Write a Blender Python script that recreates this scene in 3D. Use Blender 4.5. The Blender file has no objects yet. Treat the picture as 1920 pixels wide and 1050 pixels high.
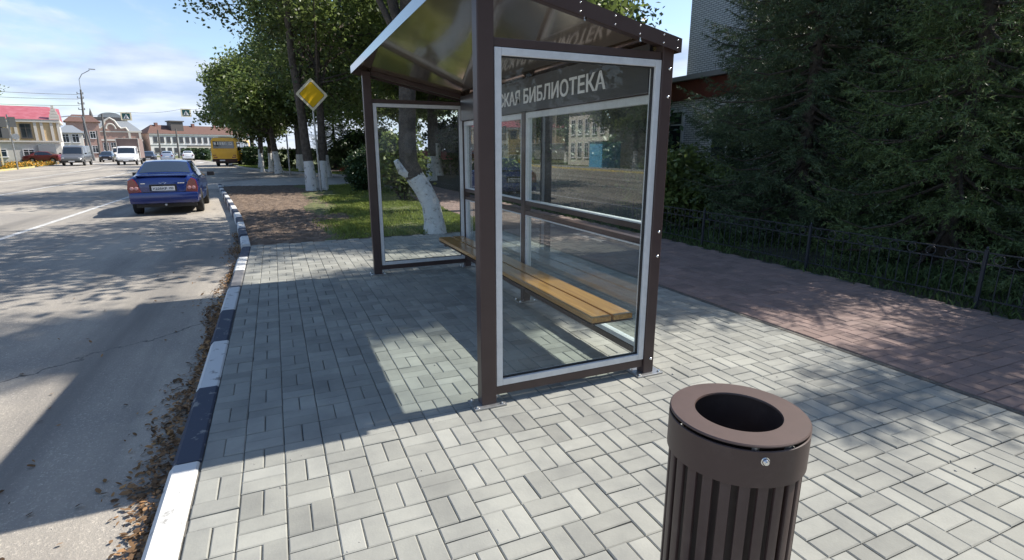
import bpy, bmesh, math, random
import numpy as np
from mathutils import Vector, Matrix
R = math.radians
sc = bpy.context.scene
col = sc.collection
# ------------------------------------------------------------------ materials
def mat(name, color=(.5,.5,.5), rough=.6, metal=0., spec=.5, coat=0., noise=None, bump=None, attr=None, trans=0.):
    """noise=(scale, colour2, contrast lo, hi) ; bump=(scale,strength) ; attr= per-face tint attribute amount"""
    m = bpy.data.materials.new(name); m.use_nodes = True
    nt = m.node_tree; b = nt.nodes['Principled BSDF']
    b.inputs['Base Color'].default_value = (*color, 1)
    b.inputs['Roughness'].default_value = rough
    b.inputs['Metallic'].default_value = metal
    b.inputs['Specular IOR Level'].default_value = spec
    b.inputs['Coat Weight'].default_value = coat
    b.inputs['Coat Roughness'].default_value = .05
    tc = nt.nodes.new('ShaderNodeTexCoord')
    last = None
    if noise:
        sc_, c2, lo, hi = noise[:4]
        n = nt.nodes.new('ShaderNodeTexNoise'); n.inputs['Scale'].default_value = sc_; n.inputs['Detail'].default_value = 8
        n.inputs['Roughness'].default_value = .65
        nt.links.new(tc.outputs['Object'], n.inputs['Vector'])
        r = nt.nodes.new('ShaderNodeMapRange'); r.inputs['From Min'].default_value = lo; r.inputs['From Max'].default_value = hi
        nt.links.new(n.outputs['Fac'], r.inputs['Value'])
        mx = nt.nodes.new('ShaderNodeMix'); mx.data_type = 'RGBA'
        mx.inputs['A'].default_value = (*color, 1); mx.inputs['B'].default_value = (*c2, 1)
        nt.links.new(r.outputs['Result'], mx.inputs['Factor'])
        last = mx.outputs['Result']
    if attr:
        a = nt.nodes.new('ShaderNodeAttribute'); a.attribute_name = 'tint'
        v = nt.nodes.new('ShaderNodeMapRange'); v.inputs['To Min'].default_value = 1 - attr; v.inputs['To Max'].default_value = 1 + attr
        nt.links.new(a.outputs['Fac'], v.inputs['Value'])
        mul = nt.nodes.new('ShaderNodeVectorMath'); mul.operation = 'SCALE'
        if last: nt.links.new(last, mul.inputs[0])
        else: mul.inputs[0].default_value = color
        nt.links.new(v.outputs['Result'], mul.inputs['Scale'])
        last = mul.outputs['Vector']
    if last: nt.links.new(last, b.inputs['Base Color'])
    if bump:
        n2 = nt.nodes.new('ShaderNodeTexNoise'); n2.inputs['Scale'].default_value = bump[0]; n2.inputs['Detail'].default_value = 6
        nt.links.new(tc.outputs['Object'], n2.inputs['Vector'])
        bp = nt.nodes.new('ShaderNodeBump'); bp.inputs['Strength'].default_value = bump[1]; bp.inputs['Distance'].default_value = bump[2] if len(bump) > 2 else .01
        nt.links.new(n2.outputs['Fac'], bp.inputs['Height']); nt.links.new(bp.outputs['Normal'], b.inputs['Normal'])
    if trans:
        t = nt.nodes.new('ShaderNodeBsdfTranslucent'); ms = nt.nodes.new('ShaderNodeMixShader'); ms.inputs[0].default_value = trans
        if last: nt.links.new(last, t.inputs['Color'])
        else: t.inputs['Color'].default_value = (*color, 1)
        nt.links.new(b.outputs[0], ms.inputs[1]); nt.links.new(t.outputs[0], ms.inputs[2])
        nt.links.new(ms.outputs[0], nt.nodes['Material Output'].inputs['Surface'])
    return m

def glass_mat(name, tint=(.86,.92,.90), ior=1.5, boost=1.0):
    m = bpy.data.materials.new(name); m.use_nodes = True
    nt = m.node_tree; nt.nodes.remove(nt.nodes['Principled BSDF'])
    t = nt.nodes.new('ShaderNodeBsdfTransparent'); t.inputs[0].default_value = (*tint, 1)
    g = nt.nodes.new('ShaderNodeBsdfGlossy'); g.inputs['Roughness'].default_value = .005
    f = nt.nodes.new('ShaderNodeFresnel'); f.inputs['IOR'].default_value = ior
    mu = nt.nodes.new('ShaderNodeMath'); mu.operation = 'MULTIPLY'; mu.inputs[1].default_value = boost; mu.use_clamp = True
    ge = nt.nodes.new('ShaderNodeNewGeometry'); fr = nt.nodes.new('ShaderNodeMath'); fr.operation = 'SUBTRACT'; fr.inputs[0].default_value = 1; nt.links.new(ge.outputs['Backfacing'], fr.inputs[1])
    m2 = nt.nodes.new('ShaderNodeMath'); m2.operation = 'MULTIPLY'   # the sheet reflects on the side it is seen from
    ms = nt.nodes.new('ShaderNodeMixShader')
    nt.links.new(f.outputs[0], mu.inputs[0]); nt.links.new(mu.outputs[0], m2.inputs[0]); nt.links.new(fr.outputs[0], m2.inputs[1]); nt.links.new(m2.outputs[0], ms.inputs[0])
    nt.links.new(t.outputs[0], ms.inputs[1]); nt.links.new(g.outputs[0], ms.inputs[2])
    d = nt.nodes.new('ShaderNodeBsdfDiffuse'); d.inputs[0].default_value = (.6,.6,.57,1)                # dust and wiping smears
    tc = nt.nodes.new('ShaderNodeTexCoord'); mp = nt.nodes.new('ShaderNodeMapping'); mp.inputs['Rotation'].default_value = (.6,.5,.3); mp.inputs['Scale'].default_value = (1,4,1.4)
    n = nt.nodes.new('ShaderNodeTexNoise'); n.inputs['Scale'].default_value = 3.2; n.inputs['Detail'].default_value = 7; n.inputs['Roughness'].default_value = .65
    mr = nt.nodes.new('ShaderNodeMapRange'); mr.inputs['From Min'].default_value = .40; mr.inputs['From Max'].default_value = .75; mr.inputs['To Min'].default_value = .004; mr.inputs['To Max'].default_value = .045
    md = nt.nodes.new('ShaderNodeMixShader')
    nt.links.new(tc.outputs['Object'], mp.inputs[0]); nt.links.new(mp.outputs[0], n.inputs['Vector']); nt.links.new(n.outputs['Fac'], mr.inputs['Value']); nt.links.new(mr.outputs['Result'], md.inputs[0])
    nt.links.new(ms.outputs[0], md.inputs[1]); nt.links.new(d.outputs[0], md.inputs[2])
    nt.links.new(md.outputs[0], nt.nodes['Material Output'].inputs['Surface'])
    return m

def brick_mat(name, c1, c2, mortar, axis='XZ', bw=.26, bh=.085, ms=.012):
    m = bpy.data.materials.new(name); m.use_nodes = True
    nt = m.node_tree; b = nt.nodes['Principled BSDF']; b.inputs['Roughness'].default_value = .85
    tc = nt.nodes.new('ShaderNodeTexCoord'); sp = nt.nodes.new('ShaderNodeSeparateXYZ'); cb = nt.nodes.new('ShaderNodeCombineXYZ')
    nt.links.new(tc.outputs['Object'], sp.inputs[0])
    ad = nt.nodes.new('ShaderNodeMath'); ad.operation = 'ADD'
    nt.links.new(sp.outputs['X'], ad.inputs[0]); nt.links.new(sp.outputs['Y'], ad.inputs[1])
    nt.links.new(ad.outputs[0], cb.inputs['X']); nt.links.new(sp.outputs['Z'], cb.inputs['Y'])
    br = nt.nodes.new('ShaderNodeTexBrick'); br.inputs['Scale'].default_value = 1
    br.inputs['Brick Width'].default_value = bw; br.inputs['Row Height'].default_value = bh; br.inputs['Mortar Size'].default_value = ms
    br.inputs['Color1'].default_value = (*c1,1); br.inputs['Color2'].default_value = (*c2,1); br.inputs['Mortar'].default_value = (*mortar,1)
    nt.links.new(cb.outputs[0], br.inputs['Vector']); nt.links.new(br.outputs['Color'], b.inputs['Base Color'])
    bp = nt.nodes.new('ShaderNodeBump'); bp.inputs['Strength'].default_value = .4; bp.inputs['Distance'].default_value = .01; bp.invert = True
    nt.links.new(br.outputs['Fac'], bp.inputs['Height']); nt.links.new(bp.outputs['Normal'], b.inputs['Normal'])
    return m

M = {}
M['brown'] = mat('brown_paint', (.060,.038,.036), .38, spec=.5, noise=(4,(.074,.049,.046),.35,.7), bump=(220,.06,.002))
M['brown_gloss'] = mat('brown_gloss_sheet', (.40,.285,.19), .13, metal=.8, spec=1.0, coat=.6, bump=(1.6,.35,.012))
M['fascia_gloss'] = mat('glossy_dark_fascia', (.045,.035,.035), .07, spec=1., coat=1., metal=.0, bump=(2.2,.25,.01))
M['fascia_gloss'].node_tree.nodes['Principled BSDF'].inputs['IOR'].default_value = 2.2
M['alu'] = mat('white_aluminium', (.72,.74,.76), .35, metal=.15, noise=(14,(.62,.64,.66),.4,.7))
M['galv'] = mat('galvanised_steel', (.50,.51,.52), .38, metal=.8, noise=(20,(.36,.37,.38),.4,.65))
M['bolt'] = mat('bolt_steel', (.75,.75,.75), .22, metal=1.)
M['sign_grey'] = mat('sign_board_grey', (.044,.041,.047), .30, spec=.6, noise=(3,(.055,.052,.058),.4,.7))
M['letter_white'] = mat('letter_white', (.82,.82,.82), .5)
M['plank'] = None
M['pane'] = glass_mat('shelter_glass', (.955,.975,.968), 1.5, .7)
M['pane_back'] = glass_mat('shelter_back_glass', (.90,.945,.935), 1.6, 2.2)
M['leaf_dry'] = mat('dry_leaf', (.20,.115,.055), .85, attr=.7, noise=(3,(.40,.22,.075),.5,.75), trans=.12)
M['white_paint'] = mat('white_kerb_paint', (.66,.66,.64), .8, noise=(9,(.30,.29,.27),.57,.64), bump=(60,.3,.004))
M['black_paint'] = mat('dark_kerb_paint', (.045,.055,.085), .7, noise=(10,(.24,.235,.225),.58,.64), bump=(60,.3,.004))
M['grey_paint'] = mat('worn_kerb_paint', (.17,.17,.175), .85, noise=(5,(.08,.085,.10),.45,.7), bump=(60,.3,.004))
M['bark'] = mat('bark', (.065,.052,.042), .95, noise=(8,(.135,.112,.090),.4,.7), bump=(18,1.0,.04))
M['whitewash'] = mat('whitewashed_bark', (.72,.71,.68), .95, noise=(7,(.24,.22,.19),.56,.66), bump=(16,1.0,.04))
M['leaf'] = mat('leaf_green', (.135,.18,.052), .40, spec=.7, attr=.7, trans=.55)
M['leaf_light'] = mat('leaf_light_green', (.14,.19,.055), .45, attr=.5, trans=.4)
M['leaf_dark'] = mat('leaf_dark_green', (.050,.090,.034), .45, attr=.5, trans=.3)
M['needle'] = mat('spruce_needle', (.085,.125,.058), .5, attr=.65, trans=.2)
M['needle_light'] = mat('young_spruce_needle', (.12,.175,.062), .5, attr=.55, trans=.25)
M['grass'] = mat('grass_blade', (.23,.28,.065), .55, attr=.5, trans=.4)
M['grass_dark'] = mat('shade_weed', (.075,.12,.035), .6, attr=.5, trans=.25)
M['glass_dark'] = mat('vehicle_glass', (.015,.02,.025), .04, spec=1., coat=1.)
M['window_glass'] = mat('window_glass', (.03,.037,.045), .06, spec=.9)
M['rubber'] = mat('tyre_rubber', (.018,.018,.018), .85)
M['rim'] = mat('wheel_rim', (.45,.45,.47), .3, metal=.7)
M['plastic'] = mat('black_plastic', (.02,.02,.022), .5)
M['red_lens'] = mat('red_lens', (.20,.006,.010), .12, spec=.8, coat=1.)
M['clear_lens'] = mat('clear_lens', (.65,.66,.68), .1, spec=.9, coat=1.)
M['pink_lens'] = mat('pale_lens', (.62,.30,.30), .12, spec=.8, coat=1.)
M['plate'] = mat('number_plate_white', (.78,.78,.80), .4)
M['ink'] = mat('black_ink', (.012,.012,.014), .5)
M['chrome'] = mat('chrome', (.8,.8,.82), .12, metal=1.)

def wood():
    m = bpy.data.materials.new('varnished_pine'); m.use_nodes = True
    nt = m.node_tree; b = nt.nodes['Principled BSDF']; b.inputs['Roughness'].default_value = .32; b.inputs['Coat Weight'].default_value = .5
    tc = nt.nodes.new('ShaderNodeTexCoord'); mp = nt.nodes.new('ShaderNodeMapping'); mp.inputs['Scale'].default_value = (28, 1.1, 28)
    n = nt.nodes.new('ShaderNodeTexNoise'); n.inputs['Scale'].default_value = 1.6; n.inputs['Detail'].default_value = 6; n.inputs['Distortion'].default_value = .6
    cr = nt.nodes.new('ShaderNodeValToRGB')
    cr.color_ramp.elements[0].position = .3; cr.color_ramp.elements[0].color = (.29,.13,.030,1)
    cr.color_ramp.elements[1].position = .7; cr.color_ramp.elements[1].color = (.52,.28,.075,1)
    nt.links.new(tc.outputs['Object'], mp.inputs[0]); nt.links.new(mp.outputs[0], n.inputs['Vector'])
    nt.links.new(n.outputs['Fac'], cr.inputs[0]); nt.links.new(cr.outputs[0], b.inputs['Base Color'])
    return m
M['plank'] = wood()

def asphalt(name, base, dust, patch):
    m = bpy.data.materials.new(name); m.use_nodes = True
    nt = m.node_tree; b = nt.nodes['Principled BSDF']; b.inputs['Roughness'].default_value = .88; b.inputs['Specular IOR Level'].default_value = .3
    tc = nt.nodes.new('ShaderNodeTexCoord')
    def noise(s, d=6, rough=.6, mapping=None):
        n = nt.nodes.new('ShaderNodeTexNoise'); n.inputs['Scale'].default_value = s; n.inputs['Detail'].default_value = d; n.inputs['Roughness'].default_value = rough
        src = tc.outputs['Object']
        if mapping:
            mp = nt.nodes.new('ShaderNodeMapping'); mp.inputs['Scale'].default_value = mapping; nt.links.new(src, mp.inputs[0]); src = mp.outputs[0]
        nt.links.new(src, n.inputs['Vector']); return n
    def mix(fac, a, bb):
        x = nt.nodes.new('ShaderNodeMix'); x.data_type = 'RGBA'; nt.links.new(fac, x.inputs['Factor'])
        for k, v in (('A', a), ('B', bb)):
            if isinstance(v, tuple): x.inputs[k].default_value = (*v, 1)
            else: nt.links.new(v, x.inputs[k])
        return x.outputs['Result']
    def rng(o, lo, hi):
        r = nt.nodes.new('ShaderNodeMapRange'); r.inputs['From Min'].default_value = lo; r.inputs['From Max'].default_value = hi; nt.links.new(o, r.inputs['Value']); return r.outputs['Result']
    c = mix(rng(noise(.55, 8, .7, (1, .35, 1)).outputs['Fac'], .35, .68), base, dust)
    c = mix(rng(noise(.17, 4).outputs['Fac'], .56, .62), c, patch)
    fine = noise(70, 4, .75)
    c = mix(rng(fine.outputs['Fac'], .54, .70), c, tuple(min(1, v*1.35) for v in dust))
    v = nt.nodes.new('ShaderNodeTexVoronoi'); v.feature = 'DISTANCE_TO_EDGE'; v.inputs['Scale'].default_value = .13
    wn = noise(1.3, 5); mp = nt.nodes.new('ShaderNodeVectorMath'); mp.operation = 'ADD'; nt.links.new(tc.outputs['Object'], mp.inputs[0]); nt.links.new(wn.outputs['Color'], mp.inputs[1]); nt.links.new(mp.outputs[0], v.inputs['Vector'])
    c = mix(rng(v.outputs['Distance'], .0022, .0006), c, tuple(x*.55 for x in base))
    c = mix(rng(noise(1.0, 5, .6, (.9, .05, 1)).outputs['Fac'], .50, .72), c, tuple(x*.82 for x in base))     # wheel tracks
    c = mix(rng(noise(1.6, 3, .5).outputs['Fac'], .70, .76), c, tuple(x*.55 for x in base))                      # oil stains
    nt.links.new(c, b.inputs['Base Color'])
    bp = nt.nodes.new('ShaderNodeBump'); bp.inputs['Strength'].default_value = .8; bp.inputs['Distance'].default_value = .008
    nt.links.new(fine.outputs['Fac'], bp.inputs['Height']); nt.links.new(bp.outputs['Normal'], b.inputs['Normal'])
    return m
M['asphalt'] = asphalt('asphalt', (.235,.22,.20), (.45,.405,.34), (.27,.252,.228))
M['side_asphalt'] = asphalt('dusty_side_asphalt', (.40,.38,.345), (.50,.47,.42), (.37,.35,.32))
M['marking'] = mat('road_marking_paint', (.62,.62,.60), .8, noise=(7,(.30,.29,.27),.45,.7))
M['paver'] = mat('grey_paver', (.335,.335,.300), .9, spec=.25, attr=.19, noise=(2.3,(.245,.247,.228),.38,.66), bump=(90,.35,.003))
M['paver_red'] = mat('red_paver', (.285,.205,.180), .9, spec=.25, attr=.18, noise=(2.2,(.215,.165,.148),.36,.68), bump=(70,.35,.003))
M['sand'] = mat('joint_sand', (.15,.142,.125), 1., noise=(40,(.095,.09,.08),.4,.6))
M['soil'] = mat('bare_soil', (.115,.082,.060), 1., noise=(5,(.25,.185,.135),.4,.68), bump=(26,1.,.03))
M['turf'] = mat('turf_ground', (.10,.125,.04), 1., noise=(3,(.15,.135,.07),.4,.7), bump=(20,1.,.03))
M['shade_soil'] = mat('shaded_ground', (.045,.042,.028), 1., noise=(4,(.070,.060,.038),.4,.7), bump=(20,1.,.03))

# ------------------------------------------------------------------ mesh builder
class MB:
    def __init__(s): s.v = []; s.f = []; s.m = []; s.t = []
    def add(s, verts, faces, mi=0, tint=None):
        o = len(s.v); s.v += [tuple(p) for p in verts]
        for f in faces:
            s.f.append(tuple(o+i for i in f)); s.m.append(mi); s.t.append(.5 if tint is None else tint)
        return s
    def box(s, c, d, mi=0, rz=0, tint=None, rx=0):
        x, y, z = d[0]/2, d[1]/2, d[2]/2
        v = [Vector((sx*x, sy*y, sz*z)) for sz in (-1,1) for sy in (-1,1) for sx in (-1,1)]
        mt = Matrix.Rotation(rz, 3, 'Z') @ Matrix.Rotation(rx, 3, 'X')
        v = [mt @ p + Vector(c) for p in v]
        return s.add(v, [(0,2,3,1),(4,5,7,6),(0,1,5,4),(2,6,7,3),(0,4,6,2),(1,3,7,5)], mi, tint)
    def span(s, a, b, mi=0):   # axis aligned box from corner a to corner b
        return s.box([(p+q)/2 for p, q in zip(a, b)], [abs(q-p) for p, q in zip(a, b)], mi)
    def tube(s, pts, rad, n=8, mi=0, caps=True, tint=None):
        pts = [Vector(p) for p in pts]; rs = rad if hasattr(rad, '__len__') else [rad]*len(pts)
        vs = []; ref = None
        for i, p in enumerate(pts):
            t = (pts[min(i+1, len(pts)-1)] - pts[max(i-1, 0)]).normalized()
            if ref is None:
                ref = t.orthogonal().normalized()
            ref = (ref - t*ref.dot(t)).normalized()
            bi = t.cross(ref)
            for k in range(n):
                a = 2*math.pi*k/n
                vs.append(p + (ref*math.cos(a) + bi*math.sin(a))*rs[i])
        fs = [(i*n+k, i*n+(k+1)%n, (i+1)*n+(k+1)%n, (i+1)*n+k) for i in range(len(pts)-1) for k in range(n)]
        if caps: fs += [tuple(range(n-1, -1, -1)), tuple((len(pts)-1)*n+k for k in range(n))]
        return s.add(vs, fs, mi, tint)
    def lathe(s, prof, n=32, c=(0,0,0), mi=0, axis='Z', closed=False):
        vs = []
        for r, z in prof:
            for k in range(n):
                a = 2*math.pi*k/n
                p = (r*math.cos(a), r*math.sin(a), z)
                if axis == 'X': p = (z, r*math.cos(a), r*math.sin(a))
                if axis == 'Y': p = (r*math.cos(a), z, r*math.sin(a))
                vs.append((p[0]+c[0], p[1]+c[1], p[2]+c[2]))
        m = len(prof)
        fs = [(i*n+k, i*n+(k+1)%n, ((i+1)%m)*n+(k+1)%n, ((i+1)%m)*n+k) for i in range(m if closed else m-1) for k in range(n)]
        if not closed:
            if prof[0][0] > 1e-6: fs.append(tuple(range(n-1,-1,-1)))
            if prof[-1][0] > 1e-6: fs.append(tuple((m-1)*n+k for k in range(n)))
        return s.add(vs, fs, mi)
    def prism(s, outline, h0, h1, axis='Z', mi=0):
        def P(a, b, h): return (a, b, h) if axis == 'Z' else ((h, a, b) if axis == 'X' else (a, h, b))
        n = len(outline)
        vs = [P(a, b, h0) for a, b in outline] + [P(a, b, h1) for a, b in outline]
        fs = [tuple(range(n-1,-1,-1)), tuple(range(n, 2*n))] + [(i, (i+1)%n, n+(i+1)%n, n+i) for i in range(n)]
        return s.add(vs, fs, mi)
    def build(s, name, mats, parent=None, bevel=0, smooth=None, loc=None):
        me = bpy.data.meshes.new(name)
        bm = bmesh.new()
        vs = [bm.verts.new(p) for p in s.v]
        lay = bm.faces.layers.float.new('tint')
        for f, mi, t in zip(s.f, s.m, s.t):
            try:
                fc = bm.faces.new([vs[i] for i in f])
            except ValueError:
                continue
            fc.material_index = mi; fc[lay] = t
        bmesh.ops.remove_doubles(bm, verts=bm.verts, dist=1e-5)
        bmesh.ops.recalc_face_normals(bm, faces=bm.faces)
        if bevel:
            es = [e for e in bm.edges if len(e.link_faces) == 2 and e.calc_face_angle() > R(30)]
            bmesh.ops.bevel(bm, geom=es, offset=bevel, segments=2, profile=.6, affect='EDGES', clamp_overlap=True)
        if smooth is not None:
            for f in bm.faces: f.smooth = True
            for e in bm.edges:
                if len(e.link_faces) != 2 or e.calc_face_angle() > R(smooth): e.smooth = False
        bm.to_mesh(me); bm.free()
        return link(name, me, mats, parent, loc)

def link(name, me, mats, parent=None, loc=None):
    for m in (mats if isinstance(mats, (list, tuple)) else [mats]): me.materials.append(M[m] if isinstance(m, str) else m)
    o = bpy.data.objects.new(name, me); col.objects.link(o)
    if parent is not None: o.parent = parent
    if loc is not None: o.location = loc
    return o
def tag(o, label=None, cat=None, group=None, kind=None):
    if label: o['label'] = label
    if cat: o['category'] = cat
    if group: o['group'] = group
    if kind: o['kind'] = kind
    return o
def empty(name, loc, label, cat, rz=0, group=None):
    o = bpy.data.objects.new(name, None); col.objects.link(o); o.location = loc; o.rotation_euler = (0,0,rz); o.empty_display_size = .2
    return tag(o, label, cat, group)
def copy_tree(o, parent=None):
    c = o.copy(); col.objects.link(c); c.parent = parent
    for ch in list(o.children): copy_tree(ch, c)
    return c
def structure(o): o['kind'] = 'structure'; return o
def fast_mesh(name, V, F, tint=None, mi=None):
    """V (n,3) float array, F (m,k) int array, all faces with k corners"""
    me = bpy.data.meshes.new(name); n, k = F.shape
    me.vertices.add(len(V)); me.vertices.foreach_set('co', np.ascontiguousarray(V, dtype=np.float32).ravel())
    me.loops.add(n*k); me.loops.foreach_set('vertex_index', np.ascontiguousarray(F, dtype=np.int32).ravel())
    me.polygons.add(n); me.polygons.foreach_set('loop_start', np.arange(0, n*k, k, dtype=np.int32))
    me.update(calc_edges=True)
    if tint is not None:
        a = me.attributes.new('tint', 'FLOAT', 'FACE'); a.data.foreach_set('value', np.ascontiguousarray(tint, dtype=np.float32))
    if mi is not None: me.polygons.foreach_set('material_index', np.ascontiguousarray(mi, dtype=np.int32))
    return me
def text_mesh(body, height, bold=0., depth=.004, width=None):
    cu = bpy.data.curves.new('lettering', 'FONT'); cu.body = body; cu.size = 1; cu.align_x = 'CENTER'; cu.align_y = 'CENTER'; cu.offset = bold; cu.extrude = .01
    o = bpy.data.objects.new('lettering_tmp', cu); col.objects.link(o)
    dg = bpy.context.evaluated_depsgraph_get(); me = bpy.data.meshes.new_from_object(o.evaluated_get(dg)); bpy.data.objects.remove(o)
    co = np.empty(len(me.vertices)*3, np.float32); me.vertices.foreach_get('co', co); co = co.reshape(-1,3)
    mn, mx = co.min(0), co.max(0); co = co - (mn+mx)/2
    s = height/(mx[1]-mn[1]); sx = s if width is None else width/(mx[0]-mn[0])
    co[:,0] *= sx; co[:,1] *= s; co[:,2] *= depth/(mx[2]-mn[2])
    me.vertices.foreach_set('co', co.ravel()); me.update(); return me

def studs(name, b, spots, m, parent, smooth=60):
    me = None
    for p in spots:
        if me is None: o = b.build(name, m, parent, smooth=smooth); me = o.data
        else: o = bpy.data.objects.new(name, me); col.objects.link(o); o.parent = parent
        o.location = p
rng = np.random.default_rng(7)
def unit(n, r):
    v = r.normal(size=(n,3)); return v/np.linalg.norm(v, axis=1, keepdims=True)
def leaf_cloud(centers, per, spread, size, r, flat=.7):
    """leaf shaped quads scattered round centres"""
    n = len(centers)*per
    c = np.repeat(centers, per, axis=0) + r.normal(size=(n,3))*np.array([spread, spread, spread*flat])
    nrm = unit(n, r); nrm[:,2] = np.abs(nrm[:,2])+.25; nrm /= np.linalg.norm(nrm, axis=1, keepdims=True)
    a = np.cross(nrm, unit(n, r)); a /= np.linalg.norm(a, axis=1, keepdims=True); b = np.cross(nrm, a)
    s = (size*r.uniform(.6,1.25,n))[:,None]
    V = np.stack([c - a*s*.62, c + b*s*.36 + nrm*s*.06, c + a*s*.62, c - b*s*.36 + nrm*s*.06], 1).reshape(-1,3)
    F = np.arange(n*4).reshape(n,4)
    ct = np.repeat(r.uniform(0,1,len(centers)), per)
    return V, F, np.clip(.55*ct + .45*r.uniform(0,1,n), 0, 1)

# ------------------------------------------------------------------ world, sun, camera
EL = 46.7
w = bpy.data.worlds.new('World'); sc.world = w; w.use_nodes = True
nt = w.node_tree; bg = nt.nodes['Background']; bg.inputs['Strength'].default_value = .13
sky = nt.nodes.new('ShaderNodeTexSky'); sky.sky_type = 'NISHITA'; sky.sun_disc = False
sky.sun_elevation = R(EL); sky.sun_rotation = R(90); sky.air_density = 1.0; sky.dust_density = .6; sky.ozone_density = 1.6
tc = nt.nodes.new('ShaderNodeTexCoord'); sp = nt.nodes.new('ShaderNodeSeparateXYZ'); nt.links.new(tc.outputs['Generated'], sp.inputs[0])
za = nt.nodes.new('ShaderNodeMath'); za.operation = 'ADD'; za.inputs[1].default_value = .16; nt.links.new(sp.outputs['Z'], za.inputs[0])
zm = nt.nodes.new('ShaderNodeMath'); zm.operation = 'MAXIMUM'; zm.inputs[1].default_value = .05; nt.links.new(za.outputs[0], zm.inputs[0])
dv = []
for ax in 'XY':
    q = nt.nodes.new('ShaderNodeMath'); q.operation = 'DIVIDE'; nt.links.new(sp.outputs[ax], q.inputs[0]); nt.links.new(zm.outputs[0], q.inputs[1]); dv.append(q)
cb = nt.nodes.new('ShaderNodeCombineXYZ'); nt.links.new(dv[0].outputs[0], cb.inputs[0]); nt.links.new(dv[1].outputs[0], cb.inputs[1]); cb.inputs[2].default_value = 3.3
n1 = nt.nodes.new('ShaderNodeTexNoise'); n1.inputs['Scale'].default_value = .85; n1.inputs['Detail'].default_value = 9; n1.inputs['Roughness'].default_value = .56; n1.inputs['Distortion'].default_value = .25
nt.links.new(cb.outputs[0], n1.inputs['Vector'])
# cloud bank low over the horizon, clear overhead
zc = nt.nodes.new('ShaderNodeMapRange'); zc.inputs['From Min'].default_value = .02; zc.inputs['From Max'].default_value = .36; zc.inputs['To Min'].default_value = .20; zc.inputs['To Max'].default_value = -.15
nt.links.new(sp.outputs['Z'], zc.inputs['Value'])
ad = nt.nodes.new('ShaderNodeMath'); ad.operation = 'ADD'; nt.links.new(n1.outputs['Fac'], ad.inputs[0]); nt.links.new(zc.outputs['Result'], ad.inputs[1])
cr = nt.nodes.new('ShaderNodeMapRange'); cr.interpolation_type = 'SMOOTHSTEP'; cr.inputs['From Min'].default_value = .50; cr.inputs['From Max'].default_value = .66; cr.inputs['To Max'].default_value = .93
nt.links.new(ad.outputs[0], cr.inputs['Value'])
n2 = nt.nodes.new('ShaderNodeTexNoise'); n2.inputs['Scale'].default_value = 2.1; n2.inputs['Detail'].default_value = 7; nt.links.new(cb.outputs[0], n2.inputs['Vector'])
cc = nt.nodes.new('ShaderNodeValToRGB'); cc.color_ramp.elements[0].position = .36; cc.color_ramp.elements[0].color = (2.7,3.35,4.6,1); cc.color_ramp.elements[1].position = .66; cc.color_ramp.elements[1].color = (4.7,5.1,5.75,1)
nt.links.new(n2.outputs['Fac'], cc.inputs[0])
mx = nt.nodes.new('ShaderNodeMix'); mx.data_type = 'RGBA'
nt.links.new(cr.outputs['Result'], mx.inputs['Factor']); nt.links.new(sky.outputs[0], mx.inputs['A']); nt.links.new(cc.outputs[0], mx.inputs['B'])
nt.links.new(mx.outputs['Result'], bg.inputs['Color'])

sun = bpy.data.lights.new('sun', 'SUN'); sun.energy = 4.7; sun.angle = R(.5); sun.color = (1,.94,.85)
so = bpy.data.objects.new('sun', sun); col.objects.link(so)
so.rotation_euler = Vector((-math.cos(R(EL)), 0, -math.sin(R(EL)))).to_track_quat('-Z', 'Y').to_euler()

cam = bpy.data.cameras.new('camera'); cam.sensor_width = 36; cam.lens = 994/1920*36; cam.clip_end = 3000; cam.clip_start = .05
co = bpy.data.objects.new('camera', cam); col.objects.link(co); co.location = (-1.116, -2.946, 1.6)
co.rotation_euler = (math.pi/2 - .2414, 0, R(-23.666)); sc.camera = co
sc.view_settings.view_transform = 'Standard'; sc.view_settings.look = 'None'; sc.view_settings.gamma = 1; sc.view_settings.exposure = .66

# ------------------------------------------------------------------ ground, road, paths
RZ = -.12
def shift(y): return 0 if y < 30 else -.0018*(y-30)**2 if y < 120 else -.0018*8100 - .324*(y-120)
def sheet(name, rows, z, m, sub=1):
    b = MB()
    for (y0, l0, r0), (y1, l1, r1) in zip(rows, rows[1:]):
        b.add([(l0,y0,z),(r0,y0,z),(r1,y1,z),(l1,y1,z)], [(0,1,2,3)])
    return structure(b.build(name, m))
g = MB(); g.add([(-900,-300,-.17),(900,-300,-.17),(900,1200,-.17),(-900,1200,-.17)], [(0,1,2,3)]); structure(g.build('ground', 'turf'))
KL = [(-1.70,-40),(-1.70,7.1),(-2.0,11),(-2.5,15.7),(-3.35,23.3),(-3.5,25)]      # kerb centre line
def kx(y): return float(np.interp(y, [p[1] for p in KL], [p[0] for p in KL]))
ys = [-60,-40,-14,-8,0,7,11,15.7,20,23.3,25,33,36,39.2,45,52,60,68,76,84,92,100,110,120,140,170,220]
def right(y):
    if y < 25: return kx(y) + .05
    return float(np.interp(y, [25,25.01,33,39.2,45,52,60,220], [-3.45,3.0,3.0,.44,-1.6,-3.5,-4.9,-4.9+ (shift(220)-shift(60))])) if y <= 60 else -4.9 + shift(y) - shift(60)
sheet('road', [(y, -21.0+shift(y), right(y)) for y in ys], RZ, 'asphalt')
sheet('side_road', [(24.0, -3.2, 60),(25.2,-4.6,60),(27,-4.9,60),(30,-3.6,60),(33.0,-1.5,60)], RZ+.004, 'side_asphalt')
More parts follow.
